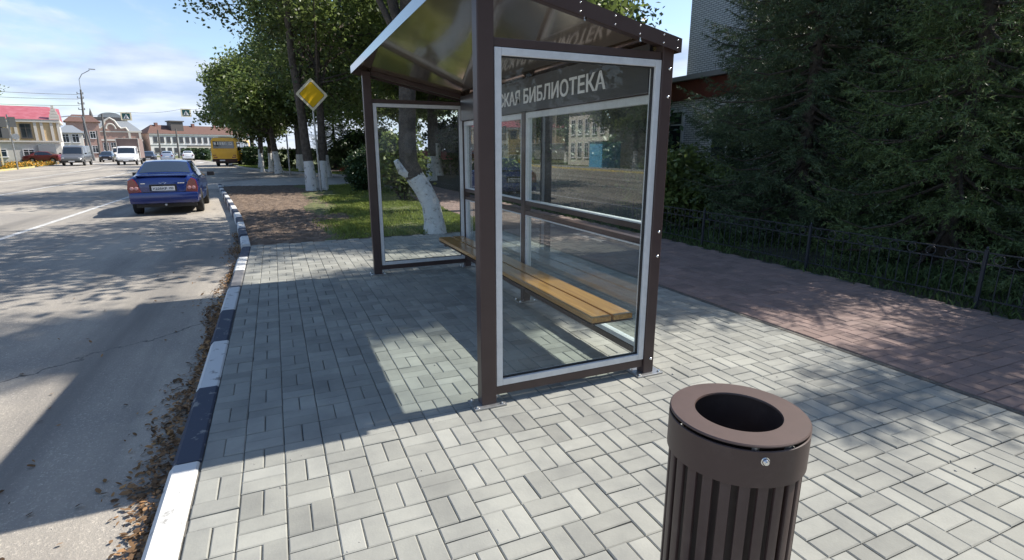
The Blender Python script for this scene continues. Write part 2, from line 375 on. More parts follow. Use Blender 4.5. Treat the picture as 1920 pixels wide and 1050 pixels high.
def marking(name, x, y0, y1, wd, dash=None):
    b = MB(); y = y0
    while y < y1:
        e = min(y1, y + (dash[0] if dash else 2.0))
        b.add([(x-wd/2+shift(y),y,RZ+.004),(x+wd/2+shift(y),y,RZ+.004),(x+wd/2+shift(e),e,RZ+.004),(x-wd/2+shift(e),e,RZ+.004)], [(0,1,2,3)])
        y = e + (dash[1] if dash else 0)
    return structure(b.build(name, 'marking'))
marking('road_marking', -6.2, 4.6, 33, .13)
marking('road_marking', -10.95, -30, 56, .14)
marking('road_marking', -14.85, 8, 62, .13)
b = MB()
for k in range(9):                                             # zebra crossing by the far signs
    b.box((-19.2+1.7*k+shift(80), 80, RZ+.004), (.55, 4.2, .004))
structure(b.build('road_marking', 'marking'))
# kerb stones, painted white and dark in turn
def kerb_line(pts, names, start, z_of, seglen=1.0, wd=.15):
    P = [Vector((x,y,0)) for x, y in pts]; L = [0]
    for a, c in zip(P, P[1:]): L.append(L[-1] + (c-a).length)
    def at(s): return Vector((float(np.interp(s, L, [p.x for p in P])), float(np.interp(s, L, [p.y for p in P])), 0))
    b = MB(); s = 0; k = start
    while s < L[-1]-.2:
        a, c = at(s+.004), at(min(s+seglen-.004, L[-1])); t = (c-a).normalized(); n = Vector((t.y,-t.x,0))   # n points right
        z = z_of((a.y+c.y)/2); vs = []
        jz = random.uniform(-.004,.004); jn = random.uniform(-.005,.005)
        for p in (a, c):
            for dx, dz in ((-wd/2, -.3), (wd/2, -.3), (wd/2, z-.008), (wd/2-.012, z), (-wd/2+.035, z), (-wd/2+.008, z-.03)):
                q = p + n*(dx+jn); vs.append((q.x, q.y, dz+jz))
        fs = [(i,(i+1)%6,6+(i+1)%6,6+i) for i in range(6)] + [(5,4,3,2,1,0),(6,7,8,9,10,11)]
        b.add(vs, fs, names(k)); s += seglen; k += 1
    return b
random.seed(3)
def kname(k): return (1 if k % 2 else 0) if k not in (19,) else 2
kb = kerb_line(KL, kname, -25, lambda y: .003 if y < 7 else .03 + .04*min(1,(y-7)/1.5))
structure(kb.build('kerb', ['white_paint','black_paint','grey_paint'], bevel=0))
# far kerbs: verge corner and left side of the road
M['kerb_grey'] = mat('concrete_kerb', (.42,.41,.39), .9, noise=(5,(.30,.29,.27),.4,.7))
M['kerb_yellow'] = mat('yellow_kerb_paint', (.60,.47,.16), .8, noise=(4,(.42,.38,.26),.4,.65))
structure(kerb_line([(14,33.4),(3.06,33.2),(.44,39.2),(-1.6,45),(-3.5,52),(-4.9,60),(-5.6,68),(-7.2,80),(-9.8,92)], lambda k: 0, 0, lambda y: .02).build('kerb', 'kerb_grey'))
structure(kerb_line([(-21.0,-30),(-21.0,30),(-21.1,40),(-21.4,52),(-22.6,64),(-24.4,70)], lambda k: 0, 0, lambda y: .02).build('kerb', 'kerb_yellow'))
structure(kerb_line([(2.5,23.6),(-1.0,24.2),(-3.3,24.9)], lambda k: 0, 0, lambda y: .0).build('kerb', 'kerb_grey'))
# opposite pavement and the ground round it
sheet('pavement_opposite', [(-40,-24.2,-21.1),(52,-24.4,-21.4)], -.02, 'kerb_grey')
def lawn(name, pts, z, m='turf'):
    b = MB(); b.add([(x,y,z) for x, y in pts], [tuple(range(len(pts)))]); return structure(b.build(name, m))
lawn('lawn', [(-90,-40),(-24.2,-40),(-24.4,52),(-21.5,53),(-22.6,64),(-24.4,70),(-90,70)], -.06)
lawn('lawn', [(3.1,33.3),(14,33.5),(14,36),(4.5,37),(2.3,41),(-.5,49),(-2,56),(-2.8,62),(-4.9,80),(-7,92),(-9.6,92),(-7.1,80),(-5.5,68),(-4.8,60),(-3.4,52),(-1.5,45),(.55,39.2)], -.03)
sheet('far_path', [(36.5,4.6,40),(41,2.4,40),(44,1.4,40)], -.04, 'side_asphalt')

# pavers: every stone modelled
def pavers(name, x0, x1, y0, y1, m, uL=.2, z=0, keep=None, seed=1, herring=False):
    r = np.random.default_rng(seed); S = []
    nx, ny = int(math.ceil((x1-x0)/uL)), int(math.ceil((y1-y0)/uL))
    for i in range(nx):
        for j in range(ny):
            X, Y = x0+i*uL, y0+j*uL
            if (i+j) % 2: S += [(X+uL*.25, Y+uL*.5, uL*.5, uL), (X+uL*.75, Y+uL*.5, uL*.5, uL)]
            else: S += [(X+uL*.5, Y+uL*.25, uL, uL*.5), (X+uL*.5, Y+uL*.75, uL, uL*.5)]
    S = np.array([q for q in S if q[0] < x1 and q[1] < y1 and (keep is None or keep(q[0], q[1]))]); n = len(S)
    gap, bev, dep = .0016, .0055, .03
    hx, hy = S[:,2]/2-gap+r.uniform(-.0012,.0006,n), S[:,3]/2-gap+r.uniform(-.0012,.0006,n)
    zt = z + r.normal(0,.0013,n); tx, ty = r.normal(0,.006,n), r.normal(0,.006,n); an = r.normal(0,.006,n)
    V = np.zeros((n,12,3))
    for k, (sx, sy) in enumerate(((-1,-1),(1,-1),(1,1),(-1,1))):
        for lv, (ins, dz) in enumerate(((0,-dep),(0,-bev*.8),(bev,0))):
            px, py = sx*(hx-ins), sy*(hy-ins)
            V[:,lv*4+k,0] = S[:,0]+px-an*py; V[:,lv*4+k,1] = S[:,1]+py+an*px; V[:,lv*4+k,2] = zt+dz+px*tx+py*ty
    base = np.array([[8,9,10,11]]+[[l*4+k,l*4+(k+1)%4,(l+1)*4+(k+1)%4,(l+1)*4+k] for l in range(2) for k in range(4)])
    F = (base[None]+12*np.arange(n)[:,None,None]).reshape(-1,4)
    t = np.clip(r.normal(.5,.2,n), 0, 1); dark = r.uniform(size=n) < .06; t[dark] *= .4
    me = fast_mesh(name, V.reshape(-1,3), F, np.repeat(t, 9)); me.shade_flat()
    return structure(link(name, me, m))
sheet('paving_bed', [(-9,-1.63,3.02),(7.15,-1.63,3.02)], -.012, 'sand')
pavers('pavement', -1.615, 3.0, -7.0, 7.1, 'paver', seed=2)
sheet('path_bed', [(-14,3.02,5.35),(46,3.02,5.35)], -.010, 'sand')
pavers('brick_path', 3.06, 5.33, -7, 23.5, 'paver_red', seed=5)
sheet('brick_path_far', [(23.5,3.06,5.33),(46,3.06,5.33)], -.004, 'paver_red')
sheet('pavement_behind', [(-40,-1.62,3.02),(-7,-1.62,3.02)], 0, 'paver')
sheet('brick_path_behind', [(-40,3.06,5.33),(-7,3.06,5.33)], 0, 'paver_red')
# soil patch and turf verge (lumpy sheets)
def lumpy(name, x0, x1, y0, y1, n, m, h, z, seed, left=None):
    r = np.random.default_rng(seed); nx, ny = n
    gx, gy = np.meshgrid(np.linspace(0,1,nx), np.linspace(y0,y1,ny)); 
    L = np.array([left(y) if left else x0 for y in gy[:,0]])[:,None]
    X = L + (x1-L)*gx
    Z = np.zeros_like(X)
    for a in range(60):
        k = r.normal(size=2)*r.choice([1.5,4,9,16]); Z += np.sin(X*k[0]+gy*k[1]+r.uniform(0,6.3))/ (1.5+np.hypot(*k)**.8)
    Z = z + h*Z/ Z.std()*.5 + r.normal(0,h*.35,Z.shape)
    edge = np.minimum.reduce([gx*nx/4, (1-gx)*nx/4, (gy-y0)*3, (y1-gy)*3, np.ones_like(gx)]); Z = z-.03 + (Z-z+.03)*np.clip(edge,0,1)
    V = np.stack([X,gy,Z],-1).reshape(-1,3); i = np.arange(ny-1)[:,None]*nx+np.arange(nx-1)[None]
    F = np.stack([i,i+1,i+nx+1,i+nx],-1).reshape(-1,4)
    return structure(link(name, fast_mesh(name, V, F), m))
lumpy('bare_soil', 0, .55, 7.12, 24.3, (60,360), 'soil', .030, .0, 4, lambda y: kx(y)+.07)
lumpy('verge_turf', -.45, 3.05, 7.12, 23.8, (60,200), 'turf', .02, .004, 5)
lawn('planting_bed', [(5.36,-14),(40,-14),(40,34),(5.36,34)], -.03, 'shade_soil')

def blades(name, n, region, hmin, hmax, wd, m, seed, dens=None, z=0., label=None, cat='grass'):
    r = np.random.default_rng(seed); P = []
    x0, x1, y0, y1 = region
    while sum(len(p) for p in P) < n:
        p = np.stack([r.uniform(x0,x1,n), r.uniform(y0,y1,n)], 1)
        if dens is not None: p = p[r.uniform(size=n) < dens(p[:,0], p[:,1])]
        P.append(p)
    p = np.concatenate(P)[:n]
    h = r.uniform(hmin,hmax,n)*(.6+.5*np.sin(p[:,0]*2.1+1)*np.sin(p[:,1]*1.7)); h = np.maximum(h, hmin*.6)
    a = r.uniform(0,6.283,n); ln = r.uniform(.1,.8,n)*h; ww = wd*r.uniform(.6,1.3,n)
    dx, dy = np.cos(a), np.sin(a); b2 = r.uniform(0,6.283,n)
    V = np.zeros((n,4,3))
    V[:,0,0], V[:,0,1] = p[:,0]-dx*ww, p[:,1]-dy*ww; V[:,1,0], V[:,1,1] = p[:,0]+dx*ww, p[:,1]+dy*ww
    mid = p + .4*np.stack([np.cos(b2)*ln, np.sin(b2)*ln],1)
    V[:,2,0], V[:,2,1], V[:,2,2] = mid[:,0]+dx*ww*.7, mid[:,1]+dy*ww*.7, h*.65
    V[:,3,0], V[:,3,1], V[:,3,2] = p[:,0]+np.cos(b2)*ln, p[:,1]+np.sin(b2)*ln, h
    V[:,:,2] += z - .01
    me = fast_mesh(name, V.reshape(-1,3), np.arange(n*4).reshape(n,4), np.clip(r.normal(.5,.25,n),0,1))
    return tag(link(name, me, m), label, cat, None, 'stuff')
def d_verge(x, y): 
    e = (x - (-.55 + .10*(y-7) + .45*np.sin(y*1.1)*.5))/.5
    return np.clip(e, .0, 1)*np.clip((24-y)/1, 0, 1)*(.35+.65*(np.sin(x*2.3+y)*np.sin(y*1.9-x) > -.3))
blades('grass', 85000, (-1.2,3.05,7.15,24), .04, .13, .007, 'grass', 11, d_verge, .01, 'sunlit green grass of the verge beyond the grey pavers')
blades('grass', 22000, (-4.9,5,33.3,62), .05, .16, .014, 'grass', 12, lambda x, y: ((x > np.interp(y,[33,39.2,45,52,60],[3.1,.5,-1.5,-3.4,-4.8])) & (x < np.interp(y,[33,37,41,49,56,62],[12,4.5,2.3,-.5,-2,-2.8])))*1., -.03, 'grass strip under the trees across the side road')
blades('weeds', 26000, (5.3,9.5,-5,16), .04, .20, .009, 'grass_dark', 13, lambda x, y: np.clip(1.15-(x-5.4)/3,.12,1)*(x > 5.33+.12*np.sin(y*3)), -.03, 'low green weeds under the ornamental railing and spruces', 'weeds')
# fallen leaves in the gutter
def litter():
    r = np.random.default_rng(5); n = 4200
    y = r.uniform(-2.6, 9.5, n); y = np.where(r.uniform(size=n) < .6, r.choice([-1.4,-.9,-.2,.5,1.2,2.3,3.0,3.4,5.2,7.2], n)+r.normal(0,.28,n), y)
    kxs = np.array([kx(t) for t in y])-.075
    x = kxs - np.abs(r.normal(0,.075,n))*(1+.5*np.sin(y*2)+.25*(y<.3)) - .01
    far = r.uniform(size=n) < .02; x[far] -= r.uniform(0,1.6,far.sum())
    z = RZ + .006 + np.maximum(0, .05-(kxs-x)*.35)*r.uniform(0,1,n)
    s = r.uniform(.007,.021,n)*np.where(r.uniform(size=n) < .12, 1.5, 1); an = r.uniform(0,6.283,n)
    V = np.zeros((n,6,3)); prof = [(-1,0,0),(-.35,.5,.25),(.45,.42,.3),(1,0,.15),(.45,-.42,.3),(-.35,-.5,.25)]
    curl = r.uniform(-.6,1.4,n); tx, ty = r.normal(0,.5,n), r.normal(0,.5,n)
    for k, (u, v, c) in enumerate(prof):
        du, dv = u*s, v*s
        V[:,k,0] = x + du*np.cos(an)-dv*np.sin(an); V[:,k,1] = y + du*np.sin(an)+dv*np.cos(an); V[:,k,2] = z + c*curl*s + (du*tx+dv*ty)*.7 + .006
    V[:,:,2] = np.maximum(V[:,:,2], RZ+.004)
    me = fast_mesh('fallen_leaves', V.reshape(-1,3), np.arange(n*6).reshape(n,6), r.uniform(0,1,n))
    tag(link('fallen_leaves', me, 'leaf_dry'), 'dry brown fallen leaves drifted along the kerb in the gutter', 'leaves', None, 'stuff')
litter()
def crumbs():
    r = np.random.default_rng(9); n = 420
    x = r.uniform(-1.6,3,n); y = r.uniform(-2.5,7,n); z = np.full(n,.002); q = r.uniform(size=n) < .45
    x[q] = r.uniform(-5,-1.9,q.sum()); z[q] = RZ+.001
    b = np.array([[1,0,0],[-1,0,0],[0,1,0],[0,-1,0],[0,0,.9],[0,0,-.4]])
    V = np.stack([x,y,z],1)[:,None]+b[None]*(r.uniform(.0025,.008,n)[:,None,None]*r.uniform(.6,1.4,(n,6,1)))
    F = (np.array([[0,2,4],[2,1,4],[1,3,4],[3,0,4],[2,0,5],[1,2,5],[3,1,5],[0,3,5]])[None]+6*np.arange(n)[:,None,None]).reshape(-1,3)
    tag(link('gravel', fast_mesh('gravel', V.reshape(-1,3), F), 'kerb_grey'), 'tiny stone crumbs scattered on the pavers and asphalt', 'gravel', None, 'stuff')
crumbs()
# ------------------------------------------------------------------ bus shelter
def shelter():
    t = empty('bus_shelter', (0,0,0), 'brown metal bus shelter with glass walls, wooden bench and library name board', 'bus shelter')
    X1, YL = 1.245, 4.0
    roofz = lambda x: 2.575 - .205*(x+.16)
    for x, y, wx in ((0,0,.1),(X1,0,.085),(0,YL,.1),(X1,YL,.085),(X1,2.08,.08)):
        b = MB(); b.span((x-wx/2,y-.04,.012),(x+wx/2,y+.04,roofz(x)-.03))
        p = b.build('post', 'brown', t, bevel=.006)
        b = MB(); b.span((x-.11,y-.075,.002),(x+.11,y+.075,.012)); q = b.build('base_plate', 'galv', t, bevel=.003)
        bb = MB(); bb.lathe([(.013,.0125),(.013,.017),(.010,.018),(.008,.026),(0,.026)], 12)
        studs('anchor_bolt', bb, [(x+sx,y+sy,0) for sx in (-.085,.085) for sy in (-.055,.055)], 'bolt', q, 40)
    # roof sheet with folded skirts
    xa, xb, ya, yb = -.16, 1.30, -.085, YL+.085
    rb = MB()
    rb.add([(xa,ya,roofz(xa)),(xb,ya,roofz(xb)),(xb,yb,roofz(xb)),(xa,yb,roofz(xa)),(xa,ya,roofz(xa)-.006),(xb,ya,roofz(xb)-.006),(xb,yb,roofz(xb)-.006),(xa,yb,roofz(xa)-.006)],
           [(0,1,2,3),(7,6,5,4),(0,4,5,1),(1,5,6,2),(2,6,7,3),(3,7,4,0)])
    roof = rb.build('roof', 'brown_gloss', t)
    sk = .082
    def skirt(p, q, nx, ny):
        b = MB(); th = .003
        (x0,y0),(x1,y1) = p, q
        v = []
        for x, y in (p, q):
            for o in (0, th):
                for z in (0,-sk): v.append((x+nx*o, y+ny*o, roofz(x)+z))
        b.add(v, [(0,1,5,4),(2,6,7,3),(0,4,6,2),(1,3,7,5),(0,2,3,1),(4,5,7,6)])
        return b
    skirt((xa,ya),(xa,yb),-1,0).build('front_fascia', 'fascia_gloss', roof)
    skirt((xb,ya),(xb,yb),1,0).build('rear_fascia', 'brown_gloss', roof)
    for y, ny in ((ya,-1),(yb,1)):
        skirt((xa-.003,y),(xb+.003,y),0,ny).build('gable_fascia', 'brown', roof)
        bb = MB(); bb.lathe([(0,ny*.0085),(.004,ny*.007),(.0055,ny*.0032)], 8, axis='Y')
        studs('roof_screw', bb, [(x,y,roofz(x)+dz) for x in (.03,.3,.56,.80,.98,1.16,1.27) for dz in (-.018,-.064)], 'bolt', roof)
    # rafters under both gables and lengthwise purlins along the eaves
    for y in (.0, YL):
        b = MB(); x0, x1 = .055, X1-.05
        v = []
        for x in (x0, x1):
            for yy in (y-.025, y+.025):
                for dz in (-.007,-.062): v.append((x,yy,roofz(x)+dz))
        b.add(v, [(0,1,5,4),(2,6,7,3),(0,4,6,2),(1,3,7,5),(0,2,3,1),(4,5,7,6)])
        b.build('rafter', 'brown', t, bevel=.003)
    bb = MB(); bb.lathe([(0,0),(.008,0),(.008,-.022),(.004,-.024)], 8)
    studs('hanging_bolt', bb, [(x,-.045,roofz(x)-.066) for x in (.22,.62,1.02)], 'bolt', t, 40)
    # glazed end panels
    def panel(y, name):
        b = MB(); b.span((.051,y-.025,.062),(X1-.045,y+.025,.118)); b.build('bottom_rail', 'brown', t, bevel=.004)
        b = MB(); b.span((.051,y-.025,2.155),(X1-.045,y+.025,2.20)); b.build('top_rail', 'brown', t, bevel=.004)
        x0, x1, z0, z1, f = .056, 1.200, .122, 2.151, .042
        b = MB()
        b.span((x0,y-.031,z0),(x0+f,y+.031,z1)); b.span((x1-f,y-.031,z0),(x1,y+.031,z1))
        b.span((x0+f+.001,y-.030,z0),(x1-f-.001,y+.030,z0+f)); b.span((x0+f+.001,y-.030,z1-f),(x1-f-.001,y+.030,z1))
        fr = b.build('side_panel', 'alu', t, bevel=.003)
        b = MB(); b.span((x0+f-.004,y-.003,z0+f-.004),(x1-f+.004,y+.003,z1-f+.004)); b.build('pane', 'pane', fr)
        b = MB()
        for xx in (x0+f, x1-f-.006): b.span((xx,y-.012,z0+f+.007),(xx+.006,y+.012,z1-f-.007))
        for zz in (z0+f, z1-f-.006): b.span((x0+f,y-.012,zz),(x1-f,y+.012,zz+.006))
        b.build('gasket', 'plastic', fr)
    panel(0, 'near'); panel(YL, 'far')
    bb = MB(); bb.lathe([(0,-.0085),(.007,-.007),(.010,0)], 10, axis='Y')
    studs('post_bolt', bb, [(X1+.015,-.041,z) for z in (2.10,1.93,1.05,.88,.12)], 'bolt', t)
    # back wall: two bays, each an upper and a lower pane with rails between
    for y0, y1 in ((.042,2.038),(2.122,YL-.042)):
        b = MB(); b.span((X1-.03,y0,1.045),(X1+.03,y1,1.085)); b.build('back_rail', 'brown', t, bevel=.003)
        b = MB(); b.span((X1-.03,y0,.945),(X1+.03,y1,.985)); b.build('back_rail', 'brown', t, bevel=.003)
        b = MB(); b.span((X1-.03,y0,.115),(X1+.03,y1,.165)); b.build('back_rail', 'brown', t, bevel=.003)
        b = MB(); b.span((X1-.025,y0,2.16),(X1+.025,y1,2.205)); b.build('back_rail', 'brown', t, bevel=.003)
        for z0, z1 in ((1.088,1.955),(.168,.942)):
            f = .036; b = MB()
            b.span((X1-.028,y0,z0),(X1+.028,y0+f,z1)); b.span((X1-.028,y1-f,z0),(X1+.028,y1,z1))
            b.span((X1-.027,y0+f+.001,z0),(X1+.027,y1-f-.001,z0+(.012 if z0 > 1 else f))); b.span((X1-.027,y0+f+.001,z1-(.055 if z0 > 1 else .012)),(X1+.027,y1-f-.001,z1))
            fr = b.build('back_panel', 'alu', t, bevel=.002)
            b = MB(); b.span((X1-.003,y0+f-.003,z0+.008),(X1+.003,y1-f+.003,z1-.008)); b.build('pane', 'pane_back', fr)
        b = MB(); b.span((X1-.02,y0,1.958),(X1+.02,y1,2.158)); b.build('upper_infill', 'brown', t)
    # name board
    b = MB(); b.span((X1-.075,.06,1.962),(X1-.048,3.94,2.262)); sg = b.build('name_board', 'sign_grey', t, bevel=.002)
    me = text_mesh('ГОРОДСКАЯ БИБЛИОТЕКА', .165, bold=.017, depth=.004, width=2.80)
    o = link('lettering', me, 'letter_white', sg)
    o.matrix_local = Matrix.Translation((X1-.0775, 1.955, 2.088)) @ Matrix(((0,0,-1,0),(-1,0,0,0),(0,1,0,0),(0,0,0,1)))
    # bench along the back
    b = MB(); b.span((.80,.06,.405),(1.16,3.86,.411)); bn = b.build('bench', 'brown', t)
    for i, (x0, x1) in enumerate(((.805,.965),(.985,1.145))):
        b = MB(); b.span((x0,.05,.420),(x1,3.87,.460)); b.build('plank', 'plank', bn, bevel=.005)
    for y in (.25, 2.08, 3.7):
        b = MB(); b.span((.82,y-.025,.412),(1.20,y+.025,.419)); b.span((.83,y-.02,.365),(1.205,y+.02,.404)); b.build('bracket', 'brown', bn)
shelter()
# ------------------------------------------------------------------ litter bin
def litter_bin():
    t = empty('litter_bin', (.07,-1.905,0), 'round dark brown litter bin with slatted sides in front of the shelter', 'litter bin')
    t.rotation_euler = (0,0,R(8)); t.scale = (.97,.97,1)
    n = 72
    b = MB(); b.lathe([(.124,.846),(.126,.850),(.196,.850),(.199,.847),(.199,.844),(.196,.842),(.126,.842),(.124,.844)], n, closed=True); b.build('lid', 'bin_top', t, smooth=40)
    b = MB(); b.lathe([(.200,.725),(.200,.832),(.197,.834),(.194,.832),(.194,.725),(.197,.723)], n, closed=True); b.build('band', 'bin_paint', t, smooth=40)
    b = MB(); b.box((0,0,0), (.014,.014,.02))
    studs('lid_spacer', b, [(.186*math.cos(R(q)),.186*math.sin(R(q)),.833) for q in (-130,-100,-10,110)], 'galv', t, None)
    sl = MB(); sl.span((-.006,-.0155,.045),(.006,.0155,.727)); me = None
    for k in range(24):
        a = 2*math.pi*k/24
        if me is None:
            o = sl.build('slat', 'bin_paint', t, bevel=.0045, smooth=50); me = o.data
        else:
            o = bpy.data.objects.new('slat', me); col.objects.link(o); o.parent = t
        o.location = (.186*math.cos(a), .186*math.sin(a), 0); o.rotation_euler = (0,0,a)
    b = MB(); b.lathe([(.141,.84),(.141,.10),(.0,.10),(0,.096),(.146,.096),(.146,.84)], 48, closed=True); b.build('liner', 'bin_inner', t, smooth=40)
    b = MB(); b.lathe([(.19,.02),(.19,.05),(.0,.05)], 48); b.lathe([(.21,.0),(.21,.012),(.19,.02)], 48); b.build('base', 'bin_paint', t, smooth=40)
    a = R(-123); d = Vector((math.cos(a),math.sin(a),0))
    b = MB(); b.lathe([(0,.0125),(.004,.0125),(.004,.009),(.0075,.009),(.0095,.006),(.0095,.001),(.012,.001),(.012,0)], 20, axis='X')
    o = b.build('lock_screw', 'bolt', t, smooth=35); o.location = d*.2+Vector((0,0,.818-.012)); o.rotation_euler = (0,0,a)
M['bin_paint'] = mat('bin_brown_paint', (.060,.036,.032), .45, noise=(7,(.085,.058,.052),.52,.72), bump=(300,.08,.001))
M['bin_top'] = mat('bin_lid_paint', (.088,.057,.050), .5, noise=(10,(.074,.049,.043),.4,.7), bump=(300,.08,.001))
M['bin_inner'] = mat('bin_liner_dark', (.052,.036,.033), .5, noise=(14,(.070,.052,.048),.5,.7))
litter_bin()

# ------------------------------------------------------------------ trees and plants
def tree_mesh(seed, h, crown_c, crown_r, trunk_r, n_clump, per, leaf, white=0, lean=(0,0), twin=False, limbs=9, spread=.34):
    """(trunk mesh, crown mesh) with the base at the origin"""
    r = np.random.default_rng(seed); rnd = random.Random(seed)
    cc, cr = np.array(crown_c), np.array(crown_r)
    d = unit(n_clump, r); rad = r.uniform(.25,1,n_clump)**.5
    lump = 1 + .22*np.sin(d[:,0]*4+seed)*np.cos(d[:,1]*5+seed*2) + .16*np.sin(d[:,2]*7+seed)
    C = cc + d*(rad*lump)[:,None]*cr
    V, F, T = leaf_cloud(C, per, spread, leaf, r)
    crown = fast_mesh('crown', V, F, T)
    b = MB()
    def stem(x0, y0, lx, ly, rr, top):
        pts, rs, n = [], [], 9
        wob = [(rnd.uniform(-.07,.07), rnd.uniform(-.07,.07)) for _ in range(n+1)]
        for i in range(n+1):
            t = i/n; z = t*top - .05*(i == 0)
            pts.append((x0+lx*t+wob[i][0]*t, y0+ly*t+wob[i][1]*t, z)); rs.append(rr*(1.3 if i == 0 else 1)*(1-.62*t))
        if white:                                             # cut the stem at the whitewash line
            def at(z):
                for p, q, ra, rb in zip(pts, pts[1:], rs, rs[1:]):
                    if p[2] <= z <= q[2]:
                        u = (z-p[2])/(q[2]-p[2]); return tuple(p[k]+(q[k]-p[k])*u for k in range(3)), ra+(rb-ra)*u
            cp, cw = at(white); low = [p for p in pts if p[2] < white]
            b.tube(low+[cp], rs[:len(low)]+[cw], 10, 1); b.tube([cp]+pts[len(low):], [cw]+rs[len(low):], 10, 0)
        else: b.tube(pts, rs, 10, 0)
        return pts, rs
    stems = [stem(0, 0, lean[0], lean[1], trunk_r, cc[2]+.2*cr[2])]
    if twin: stems.append(stem(.42, .1, lean[0]+.9, lean[1]+.5, trunk_r*.85, cc[2]+.1*cr[2]))
    idx = r.choice(n_clump, min(limbs*3, n_clump), replace=False)
    for k, i in enumerate(idx):
        pts, rs = stems[k % len(stems)]
        j = rnd.randint(4, 8); s = Vector(pts[j]); e = Vector(C[i]); mid = (s+e)/2 + Vector((0,0,-.12*(e-s).length+.25))
        r0 = rs[j]*rnd.uniform(.3,.55)
        b.tube([s, s.lerp(mid,.6), mid, mid.lerp(e,.55), e], [r0, r0*.8, r0*.6, r0*.4, .012], 6, 0, caps=False)
    return b, crown
def tree(name, pos, label, spec, crown_m='leaf', group=None, rz=0, s=1, white=True, cat='tree'):
    t = empty(name, pos, label, cat, rz, group); b, cm = tree_mesh(**spec)
    b.build('trunk', ['bark','whitewash'], t, smooth=60); link('crown', cm, crown_m, t); t.scale = (s,s,s)
    return t
def again(src, pos, label, rz, s, group=None):
    c = copy_tree(src); c.location = pos; c.rotation_euler = (0,0,rz); c.scale = (s,s,s*random.uniform(.94,1.06)); c['label'] = label
    if group: c['group'] = group
    return c
GV = 'trees along the road'
random.seed(11)
T1 = tree('linden_tree', (.2,20.1,0), 'large twin-trunked tree with whitewashed base right behind the yellow diamond sign',
     dict(seed=21, h=13, crown_c=(1.25,2.0,8.0), crown_r=(3.5,4.2,4.6), trunk_r=.205, n_clump=170, per=170, leaf=.15, white=1.15, lean=(-.5,.3), twin=True, limbs=12, spread=.42), group=GV)
T2 = tree('linden_tree', (1.8,32.4,-.03), 'whitewashed tree across the side road, just right of the diamond sign post',
     dict(seed=22, h=12, crown_c=(.2,0,7.6), crown_r=(4.0,4.0,4.4), trunk_r=.27, n_clump=140, per=150, leaf=.19, white=1.3, lean=(-.3,0), limbs=10, spread=.45), group=GV)
T3 = tree('linden_tree', (-.86,39.6,-.03), 'round-crowned tree with whitewashed trunk on the grass right of the yellow bus',
     dict(seed=23, h=8, crown_c=(-.2,0,5.4), crown_r=(3.4,3.3,2.9), trunk_r=.24, n_clump=120, per=130, leaf=.22, white=1.5, lean=(-.5,0), limbs=10, spread=.45), group=GV)
T4 = tree('maple_tree', (-3.1,63,-.05), 'light green tree rising above the roof of the yellow bus',
     dict(seed=24, h=11, crown_c=(-.3,0,6.9), crown_r=(3.9,3.6,4.2), trunk_r=.25, n_clump=130, per=110, leaf=.30, limbs=9, spread=.5), 'leaf_light', GV)
again(T3, (-2.2,52,-.05), 'dark bushy tree between the yellow bus and the round-crowned tree', 2.1, 1.12, GV)
again(T2, (.9,47,-.03), 'tall tree far behind the slim lamp post across the side road', 1.2, .95, GV)
again(T2, (6.6,25.5,0), 'dark tree beyond the clipped thuja, seen above the shelter end wall', 2.6, .92, 'trees in the square behind the shelter')
again(T3, (8.5,31,0), 'low wide tree in the square, behind the thuja and the red canopy', .8, 1.35, 'trees in the square behind the shelter')
again(T2, (5.6,39,0), 'dark tree at the back of the square beyond the far path', 4.0, .9, 'trees in the square behind the shelter')
again(T4, (9.5,46,0), 'tree at the far back of the square above the red flower bed', 3.0, 1.1, 'trees in the square behind the shelter')
again(T3, (12.5,24,0), 'tree at the back of the path behind the middle of the shelter', 5.0, 1.5, 'trees in the square behind the shelter')
# leaning whitewashed tree at the end of the paving
def leaning():
    t = empty('leaning_tree', (1.60,7.30,0), 'leaning tree with bulging whitewashed base seen through the far glass wall', 'tree')
    r = np.random.default_rng(31)
    b = MB()
    low = [(.10,0,-.05),(.08,0,.25),(.03,.0,.55),(-.10,.02,.85),(-.26,.04,1.10)]
    b.tube(low, [.245,.195,.18,.175,.18], 14, 1)
    hi = [(-.26,.04,1.10),(-.36,.05,1.35),(-.37,.05,1.7),(-.34,.06,2.3),(-.30,.05,3.2),(-.22,.1,4.4),(-.05,.1,6),(.1,.1,8)]
    b.tube(hi, [.18,.175,.165,.155,.15,.135,.10,.05], 14, 0)
    b.tube([(-.26,.04,1.12),(-.52,.0,1.22),(-.62,-.03,1.40)], [.14,.09,.05], 8, 1)
    C = np.array([.1,.2,8.0]) + unit(150,r)*(r.uniform(.2,1,150)**.5)[:,None]*np.array([3.3,3.4,3.2]); C = C[C[:,2] > np.maximum(5.5, 5.4-1.0*C[:,0])]
    for i in range(14):
        e = Vector(C[i*3]); s = Vector(hi[4+i%3]); m_ = (s+e)/2+Vector((0,0,.2)); b.tube([s,m_,e], [.07,.045,.012], 6, 0, caps=False)
    b.build('trunk', ['bark','whitewash'], t, smooth=70)
    V, F, T = leaf_cloud(C, 85, .40, .15, r); link('crown', fast_mesh('crown', V, F, T), 'leaf', t)
leaning()
tree('linden_tree', (6.0,10.7,-.03), 'dark bare-trunked tree behind the railing, seen through the shelter back wall',
     dict(seed=26, h=13, crown_c=(.3,.0,9.6), crown_r=(2.6,2.7,3.1), trunk_r=.24, n_clump=90, per=70, leaf=.17, limbs=9, spread=.42), group='trees in the square behind the shelter')
again(T1, (10.8,21.0,-.03), 'twin-trunked dark tree in the planting behind the far end of the shelter', 1.9, .95, 'trees in the square behind the shelter')
